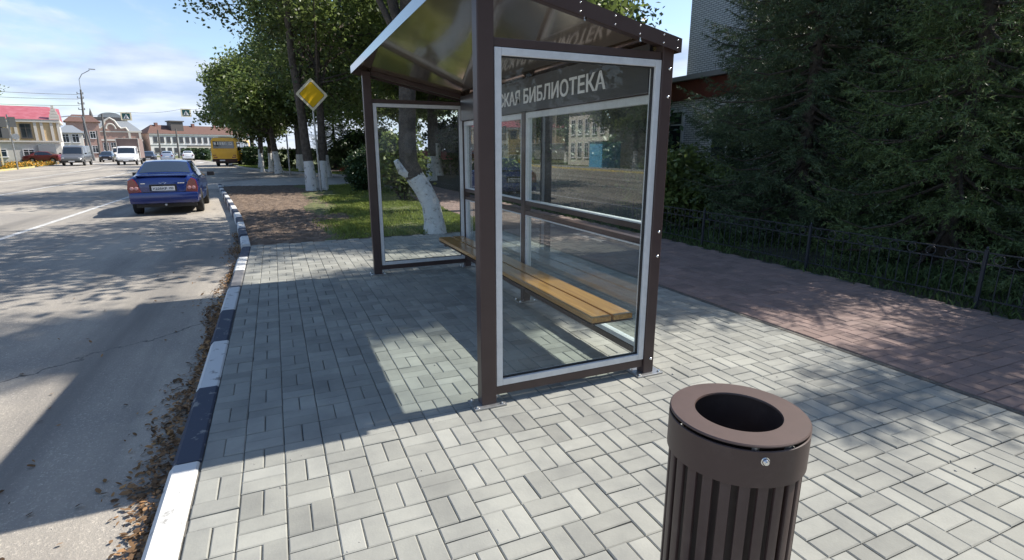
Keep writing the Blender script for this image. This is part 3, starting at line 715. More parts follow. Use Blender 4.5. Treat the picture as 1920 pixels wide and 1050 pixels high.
for (x, y, sd, cy, cz, lb) in ((11.6,2.9,81,1.15,4.6,'tall narrow poplar added for shade behind the tallest spruce, mostly above the picture'),(11.2,6.9,82,1.5,4.2,'tall narrow poplar added for shade behind the shelter-side spruce, mostly above the picture')):
    tree('shade_poplar', (x,y,-.03), lb, dict(seed=sd, h=17, crown_c=(0,0,12.6 if sd == 81 else 11.2), crown_r=(2.3,cy,cz), trunk_r=.2, n_clump=110, per=95, leaf=.15, limbs=8, spread=.3), group='shade poplars added in front of the brick building')  # poplars added out of view, narrow crowns shaped to shade pavement and road
GQ = 'trees in the square behind the shelter'
again(T3, (9.2,16.8,-.03), 'low dense tree just behind the rounded shrub, seen through the shelter back wall', 1.1, .9, GQ)
again(T3, (11.0,22,-.03), 'broad tree in the square left of the brick building, seen through the glass', 2.9, 1.3, GQ)
again(T3, (11.6,27.5,-.03), 'broad tree in the middle of the square, seen past the leaning trunk', 4.2, 1.5, GQ)
again(T2, (13.3,26.5,-.03), 'tall tree beside the far corner of the brick building', .4, 1.0, GQ)
again(T2, (14,38,-.03), 'tall tree at the back of the square, right of the far red canopy', 5.2, 1.1, GQ)
again(T2, (7.5,52,-.03), 'tall tree on the skyline behind the long low hedge', 2.4, 1.1, GQ)
# two thin whitewashed trunks beside the round-crowned tree
for i, (x, y, lb) in enumerate(((-1.95,42.2,'thin young tree with white trunk left of the round-crowned tree'),(-1.35,43.2,'white-painted young tree half hidden behind the round-crowned tree trunk'))):
    tree('young_tree', (x,y,-.03), lb, dict(seed=40+i, h=4, crown_c=(0,0,3.4), crown_r=(1.2,1.2,1.0), trunk_r=.20 if i else .13, n_clump=24, per=60, leaf=.22, white=1.35, limbs=4), group='young whitewashed trees')

def spruce_mesh(seed, h, Rb, z0=.5, step=.25, needles=22, nl=.058, nw=.0068, droop=.28):
    """(trunk MB, needles mesh, boughs MB)"""
    r = np.random.default_rng(seed); tr = MB(); 
    tr.tube([(0,0,-.05),(0,0,h*.3),(.02,0,h*.7),(0,0,h)], [h*.016,h*.012,h*.006,.01], 10, 0)
    SH = []                                                    # shoots: start, end
    z = z0
    while z < h-.15:
        t = z/h; n = 6 if z < h*.8 else 5; a0 = r.uniform(0,6.283)
        for k in range(n):
            a = a0 + 6.283*k/n + r.uniform(-.3,.3)
            L = Rb*(1-t)**.85*r.uniform(.72,1.12) + .12
            d = np.array([math.cos(a), math.sin(a), 0]); side = np.array([-math.sin(a), math.cos(a), 0])
            m = max(4, int(L/.13)); pts = []
            sag = droop*(1-t*.7)*L*r.uniform(.6,1.3); zz = z + r.uniform(-.1,.1)
            for i in range(m+1):
                u = i/m; pts.append(d*L*u + np.array([0,0, zz + .10*L*u - sag*(math.sin(u*2.2)) + .16*L*max(0,u-.62)]))
            pts = np.array(pts)
            tr.tube(pts[::max(1,m//4)], np.linspace(.022*L/2+.006,.004,len(pts[::max(1,m//4)])), 5, 0, caps=False)
            for i in range(1, m+1):
                u = i/m; p = pts[i]; ax = pts[i]-pts[i-1]; ax /= np.linalg.norm(ax)
                if u > .1: SH.append((pts[i-1], p+ax*.04))
                if u < .18: continue
                sl = min(.62*L*(1-u)*.8+.10, .55)*r.uniform(.6,1.15)
                for s in (-1,1):
                    dr = ax*r.uniform(.55,.8) + side*s*r.uniform(.6,.9) + np.array([0,0,-r.uniform(.12,.6)]); dr /= np.linalg.norm(dr)
                    e = p + dr*sl; SH.append((p, e))
                    if sl > .22:
                        for q in (.35,.6,.8):
                            o = p + dr*sl*q
                            for s2 in (-1,1):
                                if r.uniform() < .75:
                                    d2 = dr*.6 + s2*np.cross(dr,[0,0,1])*.7 + np.array([0,0,-r.uniform(.15,.8)]); d2 /= np.linalg.norm(d2)
                                    SH.append((o, o+d2*sl*(1-q*.6)*.5))
        z += step*(1-.35*t)*r.uniform(.85,1.15)
    S = np.array([s for s, _ in SH]); E_ = np.array([e for _, e in SH]); D = E_-S; L = np.linalg.norm(D, axis=1); D /= L[:,None]
    cnt = np.clip((L/.3*needles).astype(int), 5, 40); idx = np.repeat(np.arange(len(S)), cnt); n = len(idx)
    u = r.uniform(0,1,n)[:,None]; base = S[idx] + D[idx]*L[idx][:,None]*u
    rd = np.cross(D[idx], unit(n, r)); rd /= np.linalg.norm(rd, axis=1, keepdims=True)
    nd = D[idx]*.75 + rd*.8; nd /= np.linalg.norm(nd, axis=1, keepdims=True)
    wv = np.cross(nd, unit(n, r)); wv /= np.linalg.norm(wv, axis=1, keepdims=True)
    ll = (nl*r.uniform(.7,1.25,n))[:,None]
    V = np.stack([base-wv*nw, base+wv*nw, base+nd*ll], 1).reshape(-1,3)
    tint = np.clip(np.repeat(r.uniform(0,1,len(S)), cnt)*.6 + .4*r.uniform(0,1,n), 0, 1)
    print('spruce shoots', len(S), 'needles', n)
    return tr, fast_mesh('crown', V, np.arange(n*3).reshape(n,3), tint)
GS = 'spruces behind the railing'
def spruce(pos, label, spec, m='needle', rz=0):
    t = empty('spruce_tree', pos, label, 'spruce', rz, GS); tr, cm = spruce_mesh(**spec)
    tr.build('trunk', 'bark', t, smooth=60); link('crown', cm, m, t); return t
SA = spruce((8.0,4.2,-.03), 'dark drooping spruce nearest the right side of the bus shelter', dict(seed=51, h=9.2, Rb=2.7, z0=.35))
SB = spruce((7.7,1.5,-.03), 'lighter green young spruce in the middle of the row behind the railing', dict(seed=52, h=7.7, Rb=2.4, z0=.3, needles=20, droop=.34), 'needle_light')
def sp_again(src, pos, label, rz, s, sz):
    c = copy_tree(src); c.location = pos; c.rotation_euler = (0,0,rz); c.scale = (s,s,sz); c['label'] = label; return c
sp_again(SA, (9.9,2.7,-.03), 'tallest dark spruce standing behind the lighter young spruce', 1.0, 1.25, 1.95)
sp_again(SA, (8.4,-1.0,-.03), 'spruce at the right edge of the picture over the railing rings', 2.3, .92, .80)
sp_again(SA, (7.6,-2.9,-.03), 'low spruce added for shade just outside the right edge, nearest the viewpoint', .4, .8, .60)  # spruce added to throw shade over the brick path
sp_again(SB, (9.6,-4.2,-.03), 'spruce beyond the right edge, end of the row behind the railing', 4.1, 1.0, 1.0)
sp_again(SA, (10.2,6.6,-.03), 'dark spruce behind the shelter-side spruce, in front of the brick building', 3.3, 1.0, 1.15)
sp_again(SB, (3.6,44.5,-.03), 'small dark spruce far behind the slim lamp post across the side road', 1.0, 1.15, 1.0)
def shrub(name, pos, label, size, m, n_clump, per, leaf, seed, boxy=False, cat='bush', group=None, spread=.13, stem=True, rz=0):
    r = np.random.default_rng(seed); t = empty(name, pos, label, cat, rz, group); sz = np.array(size)
    if boxy: C = r.uniform(-1,1,(n_clump,3)); C /= np.maximum(1, np.max(np.abs(C),1,keepdims=True)*1.0); k = r.integers(0,3,n_clump); sg = r.choice([-1,1],n_clump); f = r.uniform(size=n_clump) < .6; C[np.arange(n_clump)[f],k[f]] = sg[f]*.95
    else: C = unit(n_clump,r)*(r.uniform(.2,1,n_clump)**.45)[:,None]*(1+.15*np.sin(5*r.uniform(0,6,n_clump)))[:,None]
    C = C*sz/2 + np.array([0,0,sz[2]/2+.05]); C[:,2] = np.maximum(C[:,2], .1)
    V, F, T = leaf_cloud(C, per, spread, leaf, r); link('foliage', fast_mesh('foliage', V, F, T), m, t)
    if stem:
        b = MB()
        for i in range(6): b.tube([(r.uniform(-.1,.1)*sz[0],r.uniform(-.1,.1)*sz[1],-.05), tuple(C[i*2]*.6), tuple(C[i*2])], [.03,.02,.008], 6, caps=False)
        b.build('stem', 'bark', t)
    return t
shrub('thuja_bush', (2.0,18.0,0), 'clipped dark thuja bush on the verge just left of the shelter end post', (1.25,1.25,1.55), 'leaf_dark', 150, 130, .075, 61, spread=.10)
shrub('lilac_bush', (2.55,14.3,0), 'leafy bush on the verge seen through the far glass wall', (1.2,1.2,2.0), 'leaf', 60, 60, .13, 62, spread=.2)
shrub('garden_shrub', (6.9,6.4,-.03), 'bright green shrub behind the railing at the right side of the shelter', (1.7,2.0,1.45), 'leaf_light', 130, 110, .10, 63, spread=.16)
shrub('garden_shrub', (7.0,10.3,-.03), 'tall dark shrub behind the railing, seen through the shelter back wall', (1.8,3.2,2.1), 'leaf_dark', 120, 100, .12, 64, spread=.18)
shrub('garden_shrub', (6.6,14.6,-.03), 'rounded shrub behind the railing near the far end of the path', (1.6,3.0,1.7), 'leaf', 100, 100, .12, 65, spread=.18)
for i, (x, y, lb, sz) in enumerate(((9.3,16.4,'tall dark lilac behind the low dense tree, left of the brick building',(3.4,4.6,3.6)),(12.0,14.9,'narrow dark lilac left of the brick building window',(2.3,2.3,3.5)),(11.6,19.0,'widest dark lilac in front of the far corner of the brick building',(3.6,4.2,3.8)),(10.6,31.5,'dark lilac thicket behind the red canopy',(5.5,3.0,3.6)),(14.5,33.5,'dark lilac thicket right of the red canopy',(5.5,4.0,4.2)),(6.2,44,'dark lilac thicket behind the red flower bed',(6.5,3.0,3.2)))):
    shrub('lilac_bush', (x,y,-.04), lb, sz, 'leaf_dark', 130, 90, .22, 90+i, group='lilac thickets of the square', spread=.3)
shrub('hedge', (-2.6,61.5,-.05), 'clipped dark hedge block right of the yellow bus', (2.6,5,1.7), 'leaf_dark', 180, 70, .22, 66, True, 'hedge')
shrub('hedge', (2.9,52,-.05), 'long low hedge behind the round-crowned tree', (9,1.4,1.5), 'leaf', 220, 60, .22, 67, True, 'hedge')
shrub('hedge', (-13.2,104,-.05), 'far hedge left of the yellow bus in front of the white building', (3.6,4,1.6), 'leaf_dark', 110, 60, .3, 68, True, 'hedge')
shrub('hedge', (9.5,35.6,-.05), 'low hedge behind the red canopy across the side road', (9,1.0,1.0), 'leaf', 150, 60, .2, 69, True, 'hedge')
# ------------------------------------------------------------------ ornamental railing
def railing():
    t = empty('garden_railing', (5.5,0,0), 'low dark wrought-iron railing with a row of rings along the brick path', 'railing')
    M['iron'] = mat('dark_iron_paint', (.030,.035,.045), .5, spec=.5)
    for y in np.arange(-4,14.1,2.0):
        b = MB(); b.span((-.015,y-.015,-.05),(.015,y+.015,.60)); b.lathe([(.0,.64),(.015,.62),(.010,.60)], 10, (0,y,0)); b.build('post', 'iron', t)
    ring = None
    for k in range(9):
        y0 = -4+2.0*k+.021; y1 = y0+2.0-.042
        b = MB()
        for z in (.565,.445,.08): b.span((-.007,y0,z),(.007,y1,z+.012))
        b.build('rail', 'iron', t)
        b = MB()
        for i in range(1,17): 
            yy = y0+(y1-y0)*i/17; b.span((-.004,yy-.004,.092),(.004,yy+.004,.445))
        b.build('infill_bars', 'iron', t)
        for i in range(10):
            if ring is None:
                b = MB(); n = 16
                vs = [(dx, rr*math.cos(6.283*q/n), rr*math.sin(6.283*q/n)) for q in range(n) for rr, dx in ((.053,-.004),(.053,.004),(.044,.004),(.044,-.004))]
                b.add(vs, [(q*4+s_, q*4+(s_+1)%4, ((q+1)%n)*4+(s_+1)%4, ((q+1)%n)*4+s_) for q in range(n) for s_ in range(4)])
                o = b.build('ring', 'iron', t); ring = o.data
            else: o = bpy.data.objects.new('ring', ring); col.objects.link(o); o.parent = t
            o.location = (0, y0+(y1-y0)*(i+.5)/10, .511)
railing()
# ------------------------------------------------------------------ yellow diamond sign
M['sign_yellow'] = mat('sign_yellow', (.85,.50,.012), .35); M['sign_white'] = mat('sign_white', (.78,.70,.50), .4)
def rounded(sz, rad, n=5):
    P = []
    for cx, cy, a0 in ((1,1,0),(-1,1,90),(-1,-1,180),(1,-1,270)):
        for i in range(n+1):
            a = R(a0+90*i/n); P.append((cx*(sz-rad)+rad*math.cos(a), cy*(sz-rad)+rad*math.sin(a)))
    return P
def diamond():
    t = empty('priority_sign', (.47,19.6,0), 'yellow and white diamond road sign on a grey pole beside the whitewashed twin trunk', 'road sign', R(14))
    b = MB(); b.tube([(.03,.0,-.05),(-.02,0,2.3),(-.04,0,4.1)], [.036,.034,.032], 12); b.build('pole', 'galv', t, smooth=40)
    pl = empty('plate_mount', (0,0,0), None, None); bpy.data.objects.remove(pl)
    rot = Matrix.Rotation(R(45),3,'Y') @ Matrix.Rotation(R(0),3,'X')
    def plate(sz, rad, y0, y1, m, name, parent):
        b = MB(); b.prism(rounded(sz,rad), y0, y1, 'Y'); b.v = [tuple(rot @ Vector(p) + Vector((-.04,0,3.62))) for p in b.v]
        return b.build(name, m, parent)
    p = plate(.43,.05,-.060,-.056,'sign_white','sign_plate', t)
    plate(.345,.06,-.0625,-.0605,'ink','border', p); plate(.333,.055,-.0645,-.0630,'sign_yellow','yellow_field', p)
    b = MB()
    for z in (3.45,3.8): b.span((-.09,-.055,z-.015),(.03,.04,z+.015))
    b.build('clamp', 'galv', t)
diamond()
for i, (x, y, h, lb) in enumerate(((-.2,36.6,2.6,'thin pale wooden stake on the grass across the side road'),)):
    t = empty('stake', (x,y,-.03), lb, 'post'); b = MB(); b.tube([(0,0,-.05),(.01,0,h)], .05, 8); b.build('shaft', 'kerb_grey', t)
# ------------------------------------------------------------------ vehicles
def vehicle(name, label, cat, st, wheels, wr, paint, loc, rz, glass, lod=1, group=None, ww=.19, floor=.3):
    """st rows: y, half width, underside z, shoulder z, half top width, top z (y=0 rear). glass: list of ('top'|'side', y0, y1)"""
    st = np.array(st, float); t = empty(name, loc, label, cat, rz, group)
    def S(y):
        w, zb, zs, wt, zt = (np.interp(y, st[:,0], st[:,k]) for k in range(1,6))
        zl = zb+.10
        for yw in wheels:
            q = (wr+.06)**2-(y-yw)**2
            if q > 0: zl = max(zl, wr+math.sqrt(q)*.98)
        zl = min(zl, zs-.05)
        return [(0,zb),(w*.80,max(zb, zl-.1)),(w*.965,zl),(w*1.0,zl*.35+zs*.65),(w*.975,zs-.02),(w*.93,zs) if wt < w*.9 else (w*.97,zs),(wt,zt-.05*(zt-zs+.2)),(wt*.93,zt-.01),(wt*.6,zt+.012),(0,zt+.02)]
    ys = set(st[:,0].tolist()) | set(np.linspace(st[0,0], st[-1,0], 46).tolist())
    for yw in wheels: ys |= set(np.linspace(yw-wr-.06, yw+wr+.06, 13).tolist())
    ys = sorted(ys); rows = []
    for y in ys:
        h = S(y); rows.append([(x,y,z) for x, z in h] + [(-x,y,z) for x, z in h[-2:0:-1]])
    n = len(rows[0]); b = MB()
    b.add([p for r_ in rows for p in r_], [(i*n+k, i*n+(k+1)%n, (i+1)*n+(k+1)%n, (i+1)*n+k) for i in range(len(rows)-1) for k in range(n)] + [tuple(range(n))[::-1], tuple((len(rows)-1)*n+k for k in range(n))])
    body = b.build('body', paint, t, smooth=38)
    for kind, y0, y1, *rest in glass:
        gy = np.linspace(y0, y1, 9); g_ = MB(); vs = []
        if kind == 'top':
            for y in gy:
                h = S(y); prof = [(h[7][0]*rest[0] if rest else h[7][0], h[7][1]), (h[8][0], h[8][1]), (0, h[9][1]), (-h[8][0], h[8][1]), (-(h[7][0]*rest[0] if rest else h[7][0]), h[7][1])]
                vs += [(x, y, z) for x, z in prof]
            m = 5; me_n = [(i*m+k, i*m+k+1, (i+1)*m+k+1, (i+1)*m+k) for i in range(8) for k in range(m-1)]
            sl = (S(y1)[9][1]-S(y0)[9][1])/(y1-y0); nn = Vector((0,-sl,1)).normalized()*.007
            vs = [(x+nn.x, y+nn.y, z+nn.z) for x, y, z in vs]
            g_.add(vs, me_n); g_.build('rear_window' if y0 < st[-1,0]/2 else 'windscreen', 'glass_dark', t, smooth=40)
        else:
            for s in (-1,1):
                g_ = MB(); vs = []
                for y in gy:
                    h = S(y); a, c = h[5], h[6]
                    vs += [((a[0]+(c[0]-a[0])*u+.008)*s, y, a[1]+(c[1]-a[1])*u) for u in (.06,.92)]
                g_.add(vs, [(i*2,i*2+1,i*2+3,i*2+2) for i in range(8)]); g_.build('side_window', 'glass_dark', t)
    wmax = st[:,1].max()
    for yw in wheels:
        for s in (-1,1):
            b = MB(); x0 = wmax-ww-.02
            b.lathe([(wr*.60,0),(wr*.93,.0),(wr,.03),(wr,ww-.03),(wr*.93,ww),(wr*.60,ww)], 24, axis='X', closed=True); wl = b.build('wheel', 'rubber', t, smooth=40)
            wl.location = (s*wmax*.985 - (ww if s > 0 else 0), yw, wr)
            b = MB(); b.lathe([(0,.02),(wr*.62,.02),(wr*.62,ww-.02),(wr*.2,ww-.035),(0,ww-.03)] if s > 0 else [(0,.03),(wr*.2,.035),(wr*.62,.02),(wr*.62,ww-.02),(0,ww-.02)], 20, axis='X'); b.build('rim', 'rim', wl, smooth=40)
    return t, S
def boxpart(name, m, parent, c, d, bevel=.006, rz=0):
    b = MB(); b.box(c, d, rz=rz); return b.build(name, m, parent, bevel=bevel)
def mirrors(t, y, x, z, m='plastic'):
    for s in (-1,1): boxpart('mirror', m, t, (s*x, y, z), (.20,.09,.13), .02)
M['blue'] = mat('blue_car_paint', (.003,.017,.135), .25, metal=.15, spec=.6, coat=1.)
M['white_car'] = mat('white_car_paint', (.74,.75,.76), .3, coat=.8); M['grey_car'] = mat('grey_car_paint', (.17,.175,.18), .3, metal=.4, coat=.8)
M['dark_car'] = mat('dark_car_paint', (.025,.03,.045), .25, metal=.3, coat=1.); M['red_car'] = mat('dark_red_car_paint', (.16,.012,.018), .25, metal=.2, coat=1.)
M['silver_car'] = mat('silver_car_paint', (.45,.50,.58), .3, metal=.5, coat=.8)
SED = [(0,.66,.36,.86,.50,.92),(.05,.76,.33,.93,.60,1.0),(.16,.81,.30,.96,.66,1.045),(.5,.835,.24,.975,.68,1.06),(.74,.84,.22,.975,.67,1.075),(1.38,.84,.21,.97,.545,1.385),(1.8,.84,.21,.96,.565,1.415),(2.4,.84,.21,.955,.57,1.41),(2.75,.84,.21,.945,.56,1.355),(3.42,.835,.22,.93,.69,.97),(4.0,.81,.23,.86,.66,.88),(4.22,.75,.26,.76,.60,.79),(4.33,.62,.32,.62,.5,.66)]
def blue_car():
    t, S = vehicle('parked_car', 'dark blue saloon car seen from behind, parked at the striped kerb', 'car', SED, (.80,3.30), .30, 'blue', (-3.88,13.85,RZ), R(2.5),
        [('top',.78,1.34,.985),('top',2.78,3.38,.96),('side',1.05,3.05)])
    mirrors(t, 2.95, .99, .98)
    for s in (-1,1):
        b = MB(); b.prism([(s*.50,.62),(s*.775,.60),(s*.80,.72),(s*.765,.93),(s*.66,.985),(s*.585,.90),(s*.545,.80)], -.012, .20, 'Y'); l = b.build('tail_light', 'red_lens', t, bevel=.012)
        for q in (.60,.70): 
            b = MB(); b.lathe([(0,-.022),(.038,-.02),(.046,-.010)], 16, (s*q,0,.725), axis='Y'); b.build('reflector', 'pink_lens', l, smooth=40)
        boxpart('bumper_reflector', 'red_lens', t, (s*.60,-.012,.43), (.20,.03,.028))
    b = MB(); b.box((0,.075,.47),(1.58,.26,.30)); b.build('bumper', 'blue', t, bevel=.07, smooth=30)
    boxpart('boot_spoiler', 'blue', t, (0,.10,1.045), (1.16,.15,.035), .015)
    boxpart('plate_recess', 'plastic', t, (0,-.004,.735), (.62,.02,.175))
    p = boxpart('number_plate', 'plate', t, (0,-.018,.715), (.52,.014,.112), .003)
    o = link('characters', text_mesh('Х225КР', .062, .02, .002, .33), 'ink', p); o.matrix_local = Matrix.Translation((-.075,-.026,.715)) @ Matrix.Rotation(R(90),4,'X')
    o = link('region_code', text_mesh('152', .05, .02, .002, .10), 'ink', p); o.matrix_local = Matrix.Translation((.185,-.026,.722)) @ Matrix.Rotation(R(90),4,'X')
    b = MB(); b.tube([(-.085,-.012,.862),(-.03,-.016,.842),(.0,-.016,.872),(.03,-.016,.876),(.04,-.016,.845),(.085,-.012,.868)], .009, 6); b.build('badge', 'chrome', t)
    boxpart('badge', 'chrome', t, (-.44,-.012,.848), (.10,.008,.022), .002); boxpart('badge', 'chrome', t, (.42,-.012,.852), (.16,.008,.022), .002)
    b = MB(); b.span((-.5,-.03,.335),(.5,.02,.36)); b.build('bumper_trim', 'plastic', t, bevel=.005)
    b = MB(); b.tube([(.02,-.05,.29),(-.02,.25,.27),(-.15,.6,.24)], .028, 10); b.build('exhaust_pipe', 'galv', t, smooth=40)
    b = MB()
    b.span((-.54,-.006,.63),(-.533,.02,.95)); b.span((.533,-.006,.63),(.54,.02,.95)); b.span((-.532,-.006,.62),(.532,.02,.628)); b.build('boot_seam', 'plastic', t)
    b = MB(); b.span((-.70,.3,.20),(.70,3.9,.30)); b.build('underbody', 'plastic', t)
blue_car()
def front_face(t, w, z, y, lamp=.24, grille='plastic', plate=True, bump=.30):
    for s in (-1,1): boxpart('headlight', 'clear_lens', t, (s*(w-.20), y, z), (lamp,.10,.17), .04)
    boxpart('grille', grille, t, (0,y+.01,z-.02), (2*w-.72,.08,.17), .02)
    boxpart('bumper', grille if bump else 'plastic', t, (0,y+.02,z-.32), (2*w-.04,.20,.24), .06)
    if plate: boxpart('number_plate', 'plate', t, (0,y+.128,z-.30), (.52,.012,.11), .002)
VAN = [(0,.90,.40,1.15,.80,1.98),(.06,.97,.36,1.18,.86,2.08),(.3,1.0,.34,1.18,.89,2.12),(3.3,1.0,.34,1.18,.88,2.12),(3.75,1.0,.34,1.16,.84,2.02),(4.35,.99,.34,1.14,.90,1.22),(4.95,.95,.36,.98,.84,1.02),(5.25,.88,.40,.78,.78,.84),(5.35,.80,.44,.70,.7,.74)]
t, _ = vehicle('minivan', 'grey minibus with pale front lights coming towards us at the left kerb', 'van', VAN, (1.1,4.35), .33, 'grey_car', (-21.55+ .2,74.6,RZ), math.pi+R(4), [('top',3.82,4.32,.97),('side',3.2,4.05),('side',1.9,3.1),('side',.5,1.8)])
front_face(t, .92, .78, 5.24); mirrors(t, 4.05, 1.10, 1.30)
CAB = [(0,.96,.45,1.18,.86,2.02),(.05,.98,.42,1.18,.89,2.08),(.75,.98,.42,1.18,.87,2.08),(1.05,.98,.42,1.16,.84,1.98),(1.62,.97,.42,1.14,.89,1.24),(2.2,.93,.44,1.0,.84,1.04),(2.5,.86,.46,.80,.78,.86),(2.58,.78,.5,.72,.7,.76)]
t, _ = vehicle('delivery_truck', 'white light truck with tall brown cargo box facing us in the oncoming lane', 'truck', CAB, (1.65,-2.0), .34, 'white_car', (-16.35,72.3,RZ), math.pi+R(3), [('top',1.12,1.58,.97),('side',.35,1.25)])
front_face(t, .92, .82, 2.46); mirrors(t, 1.25, 1.14, 1.45)
M['cargo'] = mat('brown_cargo_box', (.19,.13,.115), .6, noise=(2,(.24,.17,.15),.4,.7)); M['cream'] = mat('cream_trim', (.62,.58,.52), .6)
bx = boxpart('cargo_box', 'cargo', t, (0,-1.75,1.85), (2.15,3.3,2.2), .03)
for s in (-1,1): boxpart('box_edge', 'cream', bx, (s*1.06,-.085,1.85), (.07,.06,2.24), .01)
boxpart('box_edge', 'cream', bx, (0,-.085,2.94), (2.06,.058,.07), .01); boxpart('chassis', 'plastic', t, (0,-1.6,.6), (.9,3.6,.22), .01)
HATCH = [(0,.70,.36,.90,.56,1.0),(.08,.80,.32,.96,.62,1.18),(.5,.84,.26,.96,.58,1.42),(1.2,.85,.22,.95,.59,1.48),(2.2,.85,.22,.94,.58,1.45),(2.5,.85,.22,.93,.57,1.39),(3.15,.84,.22,.92,.69,.98),(3.8,.80,.24,.84,.66,.86),(4.0,.70,.30,.66,.55,.72)]
def small_car(label, paint, pos, rz, st=HATCH, rear=True, group='cars far along the road', name='car'):
    t, _ = vehicle(name, label, 'car', st, (.72,3.05), .31, paint, pos, rz, [('top',.10 if st is HATCH else .78,.48 if st is HATCH else 1.34,.96),('top',2.54 if st is HATCH else 2.78,3.1 if st is HATCH else 3.38,.96),('side',.7,2.75)], group=group)
    if rear:
        for s in (-1,1): boxpart('tail_light', 'red_lens', t, (s*.66,.035,.86), (.20,.14,.20), .03)
        boxpart('number_plate', 'plate', t, (0,.0,.70), (.52,.05,.11), .003); boxpart('bumper', paint, t, (0,.06,.46), (1.5,.2,.24), .06)
    else: front_face(t, .74, .68, 3.93 if st is HATCH else 4.22)
    mirrors(t, 2.45, .97, 1.0); return t
small_car('pale silver car driving away beyond the blue saloon, left of its roof', 'silver_car', (-15.35,90.0,RZ), R(5))
small_car('white hatchback driving away, just left of the far hedge', 'white_car', (-13.35,95.5,RZ), R(6))
small_car('small dark car in the oncoming lane behind the white truck', 'dark_car', (-18.5,96.5,RZ), math.pi+R(5), rear=False)
small_car('dark off-road car waiting behind the grey minibus', 'dark_car', (-22.9,93.0,RZ), math.pi+R(5), rear=False)
small_car('second small blue-grey car far ahead beside the market hall', 'silver_car', (-17.2,103,RZ), math.pi+R(5), rear=False)
small_car('dark red car parked side-on in front of the yellow house', 'red_car', (-25.6,83.2,-.05), R(74), SED, False, None, 'parked_car')
t, _ = vehicle('minivan', 'cream van far back in the queue, above the dark off-road car', 'van', VAN, (1.1,4.35), .33, 'cream', (-25.2,112,RZ), math.pi+R(4), [('top',3.82,4.32,.97),('side',3.2,4.05)])
front_face(t, .92, .78, 5.24)
def bus():
    M['bus_yellow'] = mat('bus_yellow', (.90,.50,.03), .4, coat=.4, noise=(2,(.80,.42,.03),.4,.7)); M['curtain'] = mat('bus_dark_skirt', (.055,.022,.018), .7)
    M['sticker'] = mat('window_sticker_white', (.70,.68,.62), .5)
    t = empty('yellow_bus', (-5.75,60.9,RZ), 'yellow minibus seen from behind, stopped at the far corner of the side road', 'bus', R(-9.5))
    W, H, L = 1.22, 2.92, 6.6
    prof = [(-W,.55),(W,.55),(W+.02,1.6),(W-.06,2.6),(W-.22,H-.05),(W-.5,H),(-W+.5,H),(-W+.22,H-.05),(-W+.06,2.6),(-W-.02,1.6)]
    b = MB(); b.prism(prof, 0, L, 'Y'); body = b.build('body', 'bus_yellow', t, bevel=.09, smooth=35)
    rw = boxpart('rear_window', 'glass_dark', t, (0,-.006,2.18), (2.0,.05,.72), .05)
    for x, w_, h_, z in ((-.80,.20,.26,2.33),(-.50,.10,.28,2.33),(-.28,.11,.28,2.33),(-.05,.20,.26,2.32),(.16,.08,.26,2.33),(.30,.06,.12,2.28),(.68,.30,.30,2.32)):
        boxpart('window_lettering', 'sticker', rw, (x,-.034,z), (w_,.006,h_), 0)
    boxpart('sticker_centre', 'glass_dark', rw, (.68,-.039,2.32), (.15,.006,.14), 0)
    boxpart('rear_skirt', 'curtain', t, (0,.03,.62), (2.38,.16,.30), .03)
    for s in (-1,1):
        boxpart('tail_light', 'red_lens', t, (s*.95,-.01,1.14), (.30,.05,.07), .01); boxpart('tail_light', 'red_lens', t, (s*.88,-.01,.93), (.36,.05,.10), .01)
        for k in range(5): boxpart('side_window', 'glass_dark', t, (s*(W+.002),.75+1.12*k,2.05), (.06,.95,.85), .02)
        for y in (1.5,5.0):
            b = MB(); b.lathe([(0,-.12),(.28,-.12),(.44,-.10),(.46,0),(.44,.10),(.28,.12),(0,.12)], 24, axis='X'); wl = b.build('wheel', 'rubber', t, smooth=40); wl.location = (s*1.08,y,.46)
            b = MB(); b.lathe([(0,.0),(.25,.0),(.25,.02),(0,.02)], 18, axis='X'); o = b.build('rim', 'rim', wl); o.location = (.11 if s > 0 else -.13,0,0)
    boxpart('number_plate', 'plate', t, (-.25,-.06,.62), (.50,.03,.12), .004)
    boxpart('roof_hatch', 'cream', t, (-.2,1.6,H+.05), (.9,1.2,.12), .03)
    boxpart('underbody', 'plastic', t, (0,3.4,.45), (1.9,6,.3), .02)
bus()
# ------------------------------------------------------------------ buildings
def window_mesh(w, h, bars=1, fw=.07):
    b = MB(); b.span((-w/2,-.02,0),(w/2,.01,h), 1)
    for x0, x1 in ((-w/2-.02,-w/2+fw),(w/2-fw,w/2+.02)): b.span((x0,-.06,0),(x1,.02,h))
    b.span((-w/2+fw+.001,-.058,0),(w/2-fw-.001,.02,fw)); b.span((-w/2+fw+.001,-.058,h-fw),(w/2-fw-.001,.02,h))
    for k in range(bars):
        x = -w/2+w*(k+1)/(bars+1); b.span((x-.03,-.05,fw+.001),(x+.03,.0,h-fw-.001))
    b.span((-w/2+fw,-.046,h*.68),(w/2-fw,.0,h*.68+.05)); b.span((-w/2-.08,-.14,-.07),(w/2+.08,.02,-.004))
    return b
def put_windows(t, wb, mats, spots, name='window'):
    me = None
    for x, y, z, rz in spots:
        if me is None: o = wb.build(name, mats, t); me = o.data
        else: o = bpy.data.objects.new(name, me); col.objects.link(o); o.parent = t
        o.location = (x,y,z); o.rotation_euler = (0,0,rz)
M['ochre'] = mat('ochre_plaster', (.62,.46,.26), .9, noise=(2,(.54,.40,.23),.4,.7)); M['pale_plaster'] = mat('pale_plaster', (.66,.63,.57), .9, noise=(2,(.58,.55,.49),.4,.7))
M['red_roof'] = mat('red_sheet_roof', (.36,.085,.10), .5, noise=(1.5,(.44,.15,.17),.4,.7)); M['white_wall'] = mat('white_plaster', (.66,.66,.64), .9, noise=(1.5,(.58,.58,.56),.4,.7))
